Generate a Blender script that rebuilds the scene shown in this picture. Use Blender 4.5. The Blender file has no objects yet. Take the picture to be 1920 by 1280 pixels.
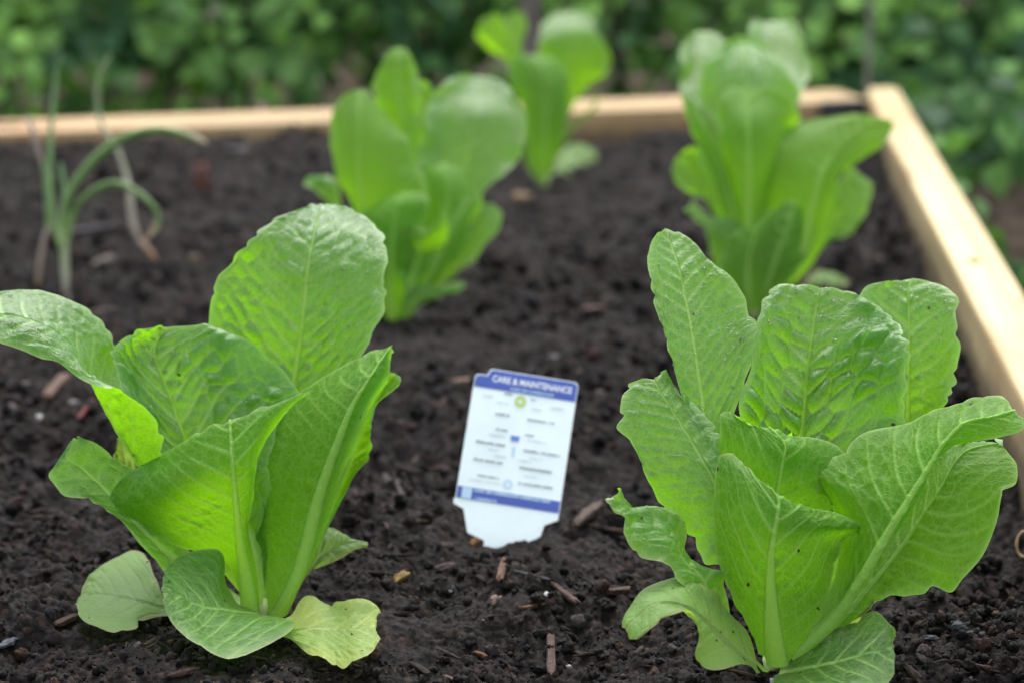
import bpy, math, random
import numpy as np
from mathutils import Vector, Matrix

random.seed(7)
rng = np.random.default_rng(7)
S = bpy.context.scene
COL = S.collection

# ------------------------------------------------------------------ camera
F = 4305.0                      # focal length in photo pixels (1920 wide)
TH = math.radians(13.37)        # pitch below the horizon
CT, ST = math.cos(TH), math.sin(TH)
H = 0.3465                      # camera height above the soil
cam_d = bpy.data.cameras.new('camera')
cam = bpy.data.objects.new('camera', cam_d)
COL.objects.link(cam)
cam.location = (0, 0, H)
cam.rotation_euler = (math.pi / 2 - TH, 0, 0)
cam_d.sensor_width = 36.0
cam_d.lens = F / 1920 * 36.0
cam_d.clip_start = 0.02
cam_d.clip_end = 500
cam_d.dof.use_dof = True
cam_d.dof.focus_distance = 0.938
cam_d.dof.aperture_fstop = 7.8
cam_d.dof.aperture_blades = 0
S.camera = cam

# ------------------------------------------------------------------ light
w = bpy.data.worlds.new('World')
S.world = w
w.use_nodes = True
nt = w.node_tree
bg = nt.nodes['Background']
sky = nt.nodes.new('ShaderNodeTexSky')
sky.sky_type = 'NISHITA'
sky.sun_disc = False
SUN_EL, SUN_AZ = math.radians(62), math.radians(8)
sky.sun_elevation = SUN_EL
sky.sun_rotation = SUN_AZ
sky.air_density = 1.0
sky.dust_density = 3.0
sky.ozone_density = 1.0
hs = nt.nodes.new('ShaderNodeHueSaturation')       # cloud cover: nearly grey sky
hs.inputs['Saturation'].default_value = 0.30
nt.links.new(sky.outputs[0], hs.inputs['Color'])
nt.links.new(hs.outputs[0], bg.inputs['Color'])
bg.inputs['Strength'].default_value = 0.15
sun_d = bpy.data.lights.new('sun', 'SUN')
sun_d.energy = 0.8
sun_d.angle = math.radians(40)
sun_d.color = (1.0, 0.98, 0.95)
sun = bpy.data.objects.new('sun', sun_d)
COL.objects.link(sun)
sv = Vector((math.sin(SUN_AZ) * math.cos(SUN_EL), math.cos(SUN_AZ) * math.cos(SUN_EL), math.sin(SUN_EL)))
sun.rotation_euler = sv.to_track_quat('Z', 'Y').to_euler()
sun.location = sv * 5
S.view_settings.view_transform = 'Standard'
S.view_settings.look = 'None'
S.view_settings.exposure = 1.8
S.view_settings.gamma = 1.0
S.render.engine = 'CYCLES'
S.cycles.max_bounces = 8
S.cycles.transmission_bounces = 6
S.cycles.transparent_max_bounces = 8
S.cycles.use_denoising = True

# ------------------------------------------------------------------ helpers
def P(px, py, d):
    """photo pixel + distance along the view axis -> world point"""
    x = (px - 960.0) / F * d
    yc = -(py - 640.0) / F * d
    return np.array((x, d * CT + yc * ST, H - d * ST + yc * CT))

def plane_pt(px, py, z=0.0):
    a, b = P(px, py, 1.0), np.array((0, 0, H))
    r = a - b
    return b + r * ((z - H) / r[2])

def gdepth(py):
    return F * H / (CT * (py + 383.0))

def h2(ix, iy, seed):
    n = (ix.astype(np.int64) * 374761393 + iy.astype(np.int64) * 668265263 + seed * 1274126177) & 0xFFFFFFFF
    n = ((n ^ (n >> 13)) * 1274126177) & 0xFFFFFFFF
    n = ((n ^ (n >> 16)) * 2246822519) & 0xFFFFFFFF
    n = n ^ (n >> 15)
    return (n & 0xFFFFFF) / float(0xFFFFFF)

def vnoise(x, y, seed=0):
    x = np.asarray(x, float); y = np.asarray(y, float)
    ix, iy = np.floor(x), np.floor(y)
    fx, fy = x - ix, y - iy
    fx = fx * fx * (3 - 2 * fx); fy = fy * fy * (3 - 2 * fy)
    a = h2(ix, iy, seed); b = h2(ix + 1, iy, seed)
    c = h2(ix, iy + 1, seed); d = h2(ix + 1, iy + 1, seed)
    return (a * (1 - fx) + b * fx) * (1 - fy) + (c * (1 - fx) + d * fx) * fy - 0.5

def fbm(x, y, seed=0, octs=4, gain=0.5):
    s = 0; a = 1.0
    for k in range(octs):
        s = s + a * vnoise(x * 2 ** k + 17.3 * k, y * 2 ** k - 9.1 * k, seed + k)
        a *= gain
    return s

def worley(x, y, seed=0):
    ix, iy = np.floor(x), np.floor(y)
    f1 = np.full(x.shape, 9.0); f2 = np.full(x.shape, 9.0); rid = np.zeros(x.shape)
    for dx in (-1, 0, 1):
        for dy in (-1, 0, 1):
            cx, cy = ix + dx, iy + dy
            px = cx + 0.1 + 0.8 * h2(cx, cy, seed); py = cy + 0.1 + 0.8 * h2(cx, cy, seed + 5)
            d = np.hypot(px - x, py - y)
            nearer = d < f1
            f2 = np.where(nearer, f1, np.minimum(f2, d))
            rid = np.where(nearer, h2(cx, cy, seed + 11), rid)
            f1 = np.where(nearer, d, f1)
    return f1, f2, rid

def sstep(a, b, x):
    t = np.clip((x - a) / (b - a), 0, 1)
    return t * t * (3 - 2 * t)

def mesh_np(name, V, Fc, mat=None, parent=None, smooth=True, attrs=None):
    """V (n,3); Fc (m,k) faces"""
    V = np.ascontiguousarray(V, np.float32); Fc = np.ascontiguousarray(Fc, np.int32)
    me = bpy.data.meshes.new(name)
    k = Fc.shape[1]
    me.vertices.add(len(V)); me.vertices.foreach_set('co', V.ravel())
    me.loops.add(Fc.size); me.loops.foreach_set('vertex_index', Fc.ravel())
    me.polygons.add(len(Fc))
    me.polygons.foreach_set('loop_start', np.arange(0, Fc.size, k, dtype=np.int32))
    me.update(calc_edges=True)
    me.validate()
    me.polygons.foreach_set('use_smooth', np.full(len(me.polygons), bool(smooth)))
    for an, arr in (attrs or {}).items():
        arr = np.ascontiguousarray(arr, np.float32)
        if arr.ndim == 1:
            me.attributes.new(an, 'FLOAT', 'POINT').data.foreach_set('value', arr)
        else:
            me.attributes.new(an, 'FLOAT_VECTOR', 'POINT').data.foreach_set('vector', arr.ravel())
    if mat: me.materials.append(mat)
    o = bpy.data.objects.new(name, me)
    COL.objects.link(o)
    if parent is not None: o.parent = parent
    return o

def empty(name, loc):
    o = bpy.data.objects.new(name, None)
    o.location = loc
    o.empty_display_size = 0.02
    COL.objects.link(o)
    return o

def tag(o, label=None, cat=None, group=None, kind=None):
    if label: o['label'] = label
    if cat: o['category'] = cat
    if group: o['group'] = group
    if kind: o['kind'] = kind
    return o

def grid_faces(nu, nv):
    i = np.arange((nu - 1) * (nv - 1))
    r, c = i // (nv - 1), i % (nv - 1)
    a = r * nv + c
    return np.stack((a, a + 1, a + nv + 1, a + nv), 1)

# ------------------------------------------------------------------ material helpers
def new_mat(name):
    m = bpy.data.materials.new(name); m.use_nodes = True
    n = m.node_tree.nodes; n.clear()
    return m, n, m.node_tree.links

def node(n, t, **kw):
    x = n.new(t)
    for k, v in kw.items():
        if k in x.inputs.keys(): x.inputs[k].default_value = v
        else: setattr(x, k, v)
    return x

def mixc(n, l, fac, a, b, blend='MIX'):
    m = n.new('ShaderNodeMix'); m.data_type = 'RGBA'; m.blend_type = blend
    for sock, val in ((0, fac), (6, a), (7, b)):
        if hasattr(val, 'is_output'): l.new(val, m.inputs[sock])
        elif sock == 0: m.inputs[0].default_value = val
        else: m.inputs[sock].default_value = (*val, 1) if len(val) == 3 else val
    return m.outputs[2]

def mth(n, l, op, a, b=None, clamp=False):
    m = n.new('ShaderNodeMath'); m.operation = op; m.use_clamp = clamp
    for i, v in enumerate((a, b)):
        if v is None: continue
        if hasattr(v, 'is_output'): l.new(v, m.inputs[i])
        else: m.inputs[i].default_value = v
    return m.outputs[0]

def mrange(n, l, v, a, b, c=0.0, d=1.0):
    m = n.new('ShaderNodeMapRange'); l.new(v, m.inputs[0])
    for i, x in enumerate((a, b, c, d)): m.inputs[i + 1].default_value = x
    return m.outputs[0]

def attr(n, name):
    a = n.new('ShaderNodeAttribute'); a.attribute_name = name
    return a

def leaf_mat(name, up, dn, tr, vein_c=(0.20, 0.36, 0.07), rough_up=0.44, rough_dn=0.55, fac=0.45, speck=0.0, fine=1.0, pale_patch=0.0, spec_up=0.65, rim_c=(0.34, 0.48, 0.18)):
    m, n, l = new_mat(name)
    out = n.new('ShaderNodeOutputMaterial')
    st = attr(n, 'st').outputs['Vector']
    vein = attr(n, 'vein').outputs['Fac']; rim = attr(n, 'rim').outputs['Fac']; tip = attr(n, 'along').outputs['Fac']
    geo = n.new('ShaderNodeNewGeometry')
    back = geo.outputs['Backfacing']
    # fine network of veinlets
    vo = node(n, 'ShaderNodeTexVoronoi', feature='DISTANCE_TO_EDGE', Scale=420.0); l.new(st, vo.inputs['Vector'])
    net = mrange(n, l, vo.outputs['Distance'], 0.0, 0.16, 1.0, 0.0)
    nz = node(n, 'ShaderNodeTexNoise', Scale=55.0, Detail=4.0); l.new(st, nz.inputs['Vector'])
    nz2 = node(n, 'ShaderNodeTexNoise', Scale=9.0, Detail=2.0); l.new(st, nz2.inputs['Vector'])
    vtot = mth(n, l, 'ADD', vein, mth(n, l, 'MULTIPLY', net, 0.24 * fine), clamp=True)
    var = mrange(n, l, nz.outputs['Fac'], 0.3, 0.7, 0.82, 1.16)
    var2 = mrange(n, l, nz2.outputs['Fac'], 0.3, 0.7, 0.85, 1.15)
    vv = mth(n, l, 'MULTIPLY', var, var2)
    def vary(c):
        x = mixc(n, l, 1.0, c, c, 'MIX')
        cmb = n.new('ShaderNodeVectorMath'); cmb.operation = 'SCALE'
        cmb.inputs[0].default_value = c; l.new(vv, cmb.inputs['Scale'])
        return cmb.outputs[0]
    cu, cd = vary(up), vary(dn)
    c = mixc(n, l, back, cu, cd)
    # leaf base whitens
    c = mixc(n, l, mrange(n, l, tip, 0.32, 0.0, 0.0, 0.4), c, (0.20, 0.30, 0.07))
    c = mixc(n, l, mth(n, l, 'MULTIPLY', vtot, 0.85), c, vein_c)
    c = mixc(n, l, mth(n, l, 'MULTIPLY', rim, 0.65), c, rim_c)
    t = mixc(n, l, mth(n, l, 'MULTIPLY', vtot, 0.5), tr, (min(1, tr[0] * 1.5 + .1), min(1, tr[1] * 1.2 + .05), tr[2] * 2.0 + .03))
    if pale_patch:
        pp = node(n, 'ShaderNodeTexNoise', Scale=32.0, Detail=2.0); l.new(st, pp.inputs['Vector'])
        c = mixc(n, l, mrange(n, l, pp.outputs['Fac'], .48, .66, 0, pale_patch), c, (0.46, 0.50, 0.10))
    if speck:
        sp = node(n, 'ShaderNodeTexVoronoi', Scale=190.0); l.new(st, sp.inputs['Vector'])
        sc = n.new('ShaderNodeSeparateColor'); l.new(sp.outputs['Color'], sc.inputs[0])
        ok = mth(n, l, 'GREATER_THAN', sc.outputs[0], 1.0 - speck)
        spk = mth(n, l, 'MULTIPLY', mrange(n, l, sp.outputs['Distance'], 0.10, 0.20, 1, 0), ok)
        c = mixc(n, l, spk, c, (0.03, 0.018, 0.012)); t = mixc(n, l, spk, t, (0.02, 0.012, 0.008))
    bmp = node(n, 'ShaderNodeBump', Strength=0.35, Distance=0.0006)
    hgt = mth(n, l, 'SUBTRACT', mth(n, l, 'MULTIPLY', nz.outputs['Fac'], 0.8), mth(n, l, 'MULTIPLY', net, 0.55))
    l.new(hgt, bmp.inputs['Height'])
    pr = node(n, 'ShaderNodeBsdfPrincipled')
    l.new(mrange(n, l, back, 0, 1, spec_up, 0.22), pr.inputs['Specular IOR Level'])
    l.new(c, pr.inputs['Base Color']); l.new(bmp.outputs[0], pr.inputs['Normal'])
    l.new(mrange(n, l, back, 0, 1, rough_up, rough_dn), pr.inputs['Roughness'])
    tl = n.new('ShaderNodeBsdfTranslucent'); l.new(t, tl.inputs['Color']); l.new(bmp.outputs[0], tl.inputs['Normal'])
    mx = n.new('ShaderNodeMixShader')
    l.new(mrange(n, l, vein, 0, 1, fac, fac * 0.6), mx.inputs[0])
    l.new(pr.outputs[0], mx.inputs[1]); l.new(tl.outputs[0], mx.inputs[2])
    l.new(mx.outputs[0], out.inputs[0])
    return m

def simple_mat(name, col, rough=0.6, spec=0.4, noise=0.0, scale=200.0, bump=0.0, metal=0.0, col2=None, attr_name=None):
    m, n, l = new_mat(name)
    out = n.new('ShaderNodeOutputMaterial'); pr = n.new('ShaderNodeBsdfPrincipled')
    pr.inputs['Roughness'].default_value = rough; pr.inputs['Specular IOR Level'].default_value = spec; pr.inputs['Metallic'].default_value = metal
    l.new(pr.outputs[0], out.inputs[0])
    tc = n.new('ShaderNodeTexCoord')
    nz = node(n, 'ShaderNodeTexNoise', Scale=scale, Detail=5.0); l.new(tc.outputs['Object'], nz.inputs['Vector'])
    c2 = col2 or tuple(x * (1 - noise) for x in col)
    c = mixc(n, l, mrange(n, l, nz.outputs['Fac'], 0.35, 0.65), col, c2)
    l.new(c, pr.inputs['Base Color'])
    if bump:
        b = node(n, 'ShaderNodeBump', Strength=bump, Distance=0.001); l.new(nz.outputs['Fac'], b.inputs['Height']); l.new(b.outputs[0], pr.inputs['Normal'])
    return m

# ------------------------------------------------------------------ materials
M = {}
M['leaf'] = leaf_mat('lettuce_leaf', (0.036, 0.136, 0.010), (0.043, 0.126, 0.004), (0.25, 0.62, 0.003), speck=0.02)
M['leaf_young'] = leaf_mat('lettuce_leaf_young', (0.039, 0.143, 0.009), (0.048, 0.134, 0.004), (0.29, 0.69, 0.003), speck=0.02, fac=0.47)
M['leaf_old'] = leaf_mat('lettuce_leaf_old', (0.145, 0.275, 0.052), (0.16, 0.27, 0.05), (0.34, 0.56, 0.05), vein_c=(0.085, 0.155, 0.04), speck=0.2, rough_up=0.55, spec_up=.35, rim_c=(0.26, 0.17, 0.10))
M['leaf_yellow'] = leaf_mat('lettuce_leaf_yellow', (0.21, 0.34, 0.075), (0.24, 0.33, 0.06), (0.36, 0.54, 0.06), vein_c=(0.34, 0.40, 0.13), speck=0.2, pale_patch=0.4, rough_up=.55, spec_up=.35, rim_c=(0.30, 0.30, 0.10))
M['leaf_low'] = leaf_mat('lettuce_leaf_low', (0.046, 0.152, 0.012), (0.047, 0.130, 0.005), (0.24, 0.60, 0.005), speck=0.08, rough_up=.5, spec_up=.5, rim_c=(0.30, 0.33, 0.14))

M['leaf_back'] = leaf_mat('lettuce_leaf_back', (0.046, 0.142, 0.018), (0.052, 0.136, 0.006), (0.31, 0.70, 0.003), fac=0.48, speck=0.02, spec_up=.5)

def soil_material():
    m, n, l = new_mat('soil')
    out = n.new('ShaderNodeOutputMaterial'); pr = n.new('ShaderNodeBsdfPrincipled')
    pr.inputs['Roughness'].default_value = 0.82; pr.inputs['Specular IOR Level'].default_value = 0.14
    tc = n.new('ShaderNodeTexCoord'); o = tc.outputs['Object']
    a = node(n, 'ShaderNodeTexNoise', Scale=28.0, Detail=6.0); l.new(o, a.inputs['Vector'])
    b = node(n, 'ShaderNodeTexNoise', Scale=260.0, Detail=5.0); l.new(o, b.inputs['Vector'])
    v = node(n, 'ShaderNodeTexVoronoi', Scale=330.0); l.new(o, v.inputs['Vector'])
    sc = n.new('ShaderNodeSeparateColor'); l.new(v.outputs['Color'], sc.inputs[0])
    c = mixc(n, l, mrange(n, l, a.outputs['Fac'], .38, .62), (0.0019, 0.0015, 0.0013), (0.0078, 0.0057, 0.0050))
    c = mixc(n, l, mrange(n, l, b.outputs['Fac'], .4, .7, 0, .7), c, (0.0135, 0.0102, 0.0090))
    c = mixc(n, l, mth(n, l, 'MULTIPLY', mth(n, l, 'GREATER_THAN', sc.outputs[0], 0.93), 0.6), c, (0.036, 0.022, 0.017))
    l.new(c, pr.inputs['Base Color'])
    hh = mth(n, l, 'ADD', b.outputs['Fac'], mth(n, l, 'MULTIPLY', v.outputs['Distance'], -0.7))
    bp = node(n, 'ShaderNodeBump', Strength=0.8, Distance=0.0016); l.new(hh, bp.inputs['Height']); l.new(bp.outputs[0], pr.inputs['Normal'])
    l.new(pr.outputs[0], out.inputs[0])
    return m
M['soil'] = soil_material()

def crumb_material():
    m, n, l = new_mat('soil_crumb')
    out = n.new('ShaderNodeOutputMaterial'); pr = n.new('ShaderNodeBsdfPrincipled')
    pr.inputs['Roughness'].default_value = 0.8; pr.inputs['Specular IOR Level'].default_value = 0.15
    tc = n.new('ShaderNodeTexCoord')
    b = node(n, 'ShaderNodeTexNoise', Scale=500.0, Detail=4.0); l.new(tc.outputs['Object'], b.inputs['Vector'])
    vv = n.new('ShaderNodeVectorMath'); vv.operation = 'SCALE'
    l.new(attr(n, 'tone').outputs['Vector'], vv.inputs[0]); l.new(mrange(n, l, b.outputs['Fac'], .3, .7, .6, 1.4), vv.inputs['Scale'])
    l.new(vv.outputs[0], pr.inputs['Base Color'])
    bp = node(n, 'ShaderNodeBump', Strength=0.7, Distance=0.0008); l.new(b.outputs['Fac'], bp.inputs['Height']); l.new(bp.outputs[0], pr.inputs['Normal'])
    l.new(pr.outputs[0], out.inputs[0])
    return m
M['crumb'] = crumb_material()

def wood_material(name, c1, c2, knot):
    m, n, l = new_mat(name)
    out = n.new('ShaderNodeOutputMaterial'); pr = n.new('ShaderNodeBsdfPrincipled')
    pr.inputs['Roughness'].default_value = 0.62; pr.inputs['Specular IOR Level'].default_value = 0.3
    st = attr(n, 'grain').outputs['Vector']                 # metres: along, across, up
    mp = n.new('ShaderNodeMapping'); mp.inputs['Scale'].default_value = (2.2, 110.0, 110.0); l.new(st, mp.inputs['Vector'])
    a = node(n, 'ShaderNodeTexNoise', Scale=1.0, Detail=5.0, Distortion=0.6); l.new(mp.outputs[0], a.inputs['Vector'])
    mp2 = n.new('ShaderNodeMapping'); mp2.inputs['Scale'].default_value = (7.0, 22.0, 22.0); l.new(st, mp2.inputs['Vector'])
    k = node(n, 'ShaderNodeTexVoronoi', Scale=1.0); l.new(mp2.outputs[0], k.inputs['Vector'])
    sc = n.new('ShaderNodeSeparateColor'); l.new(k.outputs['Color'], sc.inputs[0])
    kn = mth(n, l, 'MULTIPLY', mth(n, l, 'GREATER_THAN', sc.outputs[1], 0.80), mrange(n, l, k.outputs['Distance'], .12, .40, 1, 0))
    big = node(n, 'ShaderNodeTexNoise', Scale=7.0, Detail=3.0); l.new(st, big.inputs['Vector'])
    c = mixc(n, l, mrange(n, l, a.outputs['Fac'], .40, .62), c1, c2)
    c = mixc(n, l, mrange(n, l, big.outputs['Fac'], .45, .7, 0, .45), c, knot)
    c = mixc(n, l, mth(n, l, 'MULTIPLY', kn, .8), c, tuple(x * .55 for x in knot))
    sp = n.new('ShaderNodeSeparateXYZ'); l.new(st, sp.inputs[0])
    dn = node(n, 'ShaderNodeTexNoise', Scale=45.0, Detail=4.0); l.new(st, dn.inputs['Vector'])
    dirt = mrange(n, l, mth(n, l, 'ADD', sp.outputs[2], mth(n, l, 'MULTIPLY', dn.outputs['Fac'], -.03)), -.014, .012, .75, 0)
    c = mixc(n, l, dirt, c, (0.035, 0.025, 0.018))
    l.new(c, pr.inputs['Base Color'])
    bp = node(n, 'ShaderNodeBump', Strength=0.3, Distance=0.001); l.new(a.outputs['Fac'], bp.inputs['Height']); l.new(bp.outputs[0], pr.inputs['Normal'])
    l.new(pr.outputs[0], out.inputs[0])
    return m
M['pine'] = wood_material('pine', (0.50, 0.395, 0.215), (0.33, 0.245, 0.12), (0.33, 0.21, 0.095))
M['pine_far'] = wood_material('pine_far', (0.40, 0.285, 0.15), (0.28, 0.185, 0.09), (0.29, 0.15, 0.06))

def foliage_material(name, c1, c2, tr, rough=.55, spec=.4):
    m, n, l = new_mat(name)
    out = n.new('ShaderNodeOutputMaterial'); pr = n.new('ShaderNodeBsdfPrincipled')
    pr.inputs['Roughness'].default_value = rough; pr.inputs['Specular IOR Level'].default_value = spec
    t = attr(n, 'tone').outputs['Fac']
    c = mixc(n, l, t, c1, c2); l.new(c, pr.inputs['Base Color'])
    tl = n.new('ShaderNodeBsdfTranslucent'); tl.inputs[0].default_value = (*tr, 1)
    mx = n.new('ShaderNodeMixShader'); mx.inputs[0].default_value = 0.25
    l.new(pr.outputs[0], mx.inputs[1]); l.new(tl.outputs[0], mx.inputs[2]); l.new(mx.outputs[0], out.inputs[0])
    return m
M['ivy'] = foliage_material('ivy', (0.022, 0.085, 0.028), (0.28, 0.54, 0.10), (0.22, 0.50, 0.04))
M['ivy_cover'] = foliage_material('ivy_cover', (0.014, 0.052, 0.020), (0.16, 0.33, 0.085), (0.14, 0.34, 0.04), .65, .2)
M['twig'] = simple_mat('twig_bark', (0.030, 0.023, 0.016), .8, .2, .5, 60)
M['ground'] = simple_mat('ground_litter', (0.075, 0.060, 0.050), 1.0, 0.0, .6, 30, .6, col2=(0.026, 0.019, 0.014))
M['steel'] = simple_mat('weathered_steel', (0.22, 0.215, 0.21), .5, .5, .3, 150, metal=.6)
M['black'] = simple_mat('black_plastic', (0.02, 0.022, 0.026), .45, .5, .2, 80)
M['post'] = simple_mat('post_wood', (0.13, 0.11, 0.105), .8, .2, .4, 40, .5)

# ------------------------------------------------------------------ bed frame geometry
HB = 0.036
rb1 = plane_pt(1631, 184, HB); rb2 = plane_pt(1842, 601, HB)
rdir = (rb2 - rb1) / np.linalg.norm(rb2 - rb1)              # along the right board, towards the camera
rnorm = np.array((-rdir[1], rdir[0], 0.0))                   # outward
if rnorm[0] < 0: rnorm = -rnorm
fb1 = plane_pt(0, 246, HB); fb2 = plane_pt(1600, 187, HB)
fdir = (fb2 - fb1) / np.linalg.norm(fb2 - fb1)
fnorm = np.array((-fdir[1], fdir[0], 0.0))                   # away from the camera

# ------------------------------------------------------------------ setting: ground + soil
def make_ground():
    n = 160
    u = np.linspace(-1, 1, n)
    ax = np.sign(u) * (np.abs(u) ** 3) * 60
    X, Y = np.meshgrid(ax, ax + 3.0, indexing='ij')
    near = np.exp(-((X / 6) ** 2 + ((Y - 3) / 6) ** 2))
    Z = -0.115 + 0.05 * fbm(X * 3, Y * 3, 3, 4) * near
    # stays below the bed
    inside = (X < 1.2) & (Y < 2.9)
    Z = np.where(inside, np.minimum(Z, -0.10), Z)
    V = np.stack((X, Y, Z), -1).reshape(-1, 3)
    o = mesh_np('ground', V, grid_faces(n, n)[:, ::-1], M['ground'])
    tag(o, kind='structure')
make_ground()

TAGP = plane_pt(957, 1012, 0.0)[:2]
PLANTP = [plane_pt(497, 1150, 0.0)[:2], plane_pt(1450, 1252, 0.0)[:2],
          plane_pt(739, 595, 0.0)[:2], plane_pt(1411, 582, 0.0)[:2], plane_pt(1017.5, 337.5, 0.0)[:2]]

def soil_height(X, Y):
    df = (X - fb1[0]) * fnorm[0] + (Y - fb1[1]) * fnorm[1]
    z = sstep(-0.50, -0.02, df) * (0.008 + 0.021 * sstep(0.15, -0.45, X))    # banked up towards the end board
    z = z + 0.015 * fbm(X * 7, Y * 7, 21, 3) + 0.017 * fbm(X * 20, Y * 20, 31, 4, 0.6)
    wx = X + 0.009 * vnoise(X * 60, Y * 60, 2) + 0.004 * vnoise(X * 170, Y * 170, 6); wy = Y + 0.009 * vnoise(X * 60, Y * 60, 4) + 0.004 * vnoise(X * 170, Y * 170, 8)
    f1, f2, r = worley(wx / 0.021, wy / 0.021, 41)
    z = z + np.where(r > 0.62, 0.0055 * r, 0.0) * np.clip(1 - f1 / 0.62, 0, 1) ** .7
    wx = X + 0.004 * vnoise(X * 190, Y * 190, 3) + 0.0016 * vnoise(X * 520, Y * 520, 13); wy = Y + 0.004 * vnoise(X * 190, Y * 190, 5) + 0.0016 * vnoise(X * 520, Y * 520, 15)
    f1, f2, r = worley(wx / 0.0085, wy / 0.0085, 43)
    z = z + 0.0032 * r ** 2 * np.clip(1 - f1 / 0.66, 0, 1) ** .7
    z = z + 0.0052 * fbm(X * 130, Y * 130, 57, 4, .62) + 0.0016 * fbm(X * 520, Y * 520, 51, 2, .6)
    tx, ty = TAGP
    g = np.exp(-(((X - tx) / .032) ** 2 + ((Y - ty + .010) / .022) ** 2))
    z = z * (1 - .75 * g) + .001 * g
    for qx, qy in PLANTP:
        g = np.exp(-(((X - qx) / .075) ** 2 + ((Y - qy + .03) / .07) ** 2))
        z = z * (1 - .65 * g) - .002 * g
    return z - 0.004

def make_soil():
    nd, nx = 1150, 1150
    d = np.exp(np.linspace(math.log(0.62), math.log(2.95), nd))
    s = np.linspace(-0.48, 0.48, nx)
    D, SX = np.meshgrid(d, s, indexing='ij')
    X, Y = SX * D, D
    # bed stops in the middle of the boards
    dr = (X - rb1[0]) * rnorm[0] + (Y - rb1[1]) * rnorm[1]
    df = (X - fb1[0]) * fnorm[0] + (Y - fb1[1]) * fnorm[1]
    Z = soil_height(X, Y)
    # soil settled a little lower along the boards
    Z = Z - 0.004 * sstep(-0.08, 0.0, dr) - 0.004 * sstep(-0.10, 0.0, df)
    V = np.stack((X, Y, Z), -1).reshape(-1, 3)
    Fc = grid_faces(nd, nx)
    ok = ((dr < 0.018) & (df < 0.03)).reshape(-1)
    Fc = Fc[ok[Fc].all(1)][:, ::-1]
    o = mesh_np('soil', V, Fc, M['soil'])
    tag(o, kind='structure')
make_soil()

# ---- icosphere templates
def ico(sub):
    t = (1 + 5 ** .5) / 2
    v = [(-1, t, 0), (1, t, 0), (-1, -t, 0), (1, -t, 0), (0, -1, t), (0, 1, t), (0, -1, -t), (0, 1, -t), (t, 0, -1), (t, 0, 1), (-t, 0, -1), (-t, 0, 1)]
    f = [(0, 11, 5), (0, 5, 1), (0, 1, 7), (0, 7, 10), (0, 10, 11), (1, 5, 9), (5, 11, 4), (11, 10, 2), (10, 7, 6), (7, 1, 8), (3, 9, 4), (3, 4, 2), (3, 2, 6), (3, 6, 8), (3, 8, 9), (4, 9, 5), (2, 4, 11), (6, 2, 10), (8, 6, 7), (9, 8, 1)]
    v = [np.array(x, float) / math.sqrt(1 + t * t) for x in v]
    for _ in range(sub):
        cache = {}; nf = []
        def mid(a, b):
            k = (min(a, b), max(a, b))
            if k not in cache:
                p = v[a] + v[b]; v.append(p / np.linalg.norm(p)); cache[k] = len(v) - 1
            return cache[k]
        for a, b, c in f:
            x, y, z = mid(a, b), mid(b, c), mid(c, a)
            nf += [(a, x, z), (b, y, x), (c, z, y), (x, y, z)]
        f = nf
    return np.array(v), np.array(f)
ICO1 = ico(1); ICO2 = ico(2); ICO3 = ico(3)

def rot_rand(n, r):
    q = r.normal(size=(n, 4)); q /= np.linalg.norm(q, axis=1, keepdims=True)
    a, b, c, d = q.T
    return np.stack((np.stack((1 - 2 * (c * c + d * d), 2 * (b * c - a * d), 2 * (b * d + a * c)), -1),
                     np.stack((2 * (b * c + a * d), 1 - 2 * (b * b + d * d), 2 * (c * d - a * b)), -1),
                     np.stack((2 * (b * d - a * c), 2 * (c * d + a * b), 1 - 2 * (b * b + c * c)), -1)), 1)

def inside_bed(X, Y, m=0.0):
    dr = (X - rb1[0]) * rnorm[0] + (Y - rb1[1]) * rnorm[1]
    df = (X - fb1[0]) * fnorm[0] + (Y - fb1[1]) * fnorm[1]
    return (dr < -m) & (df < -m)

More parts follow.
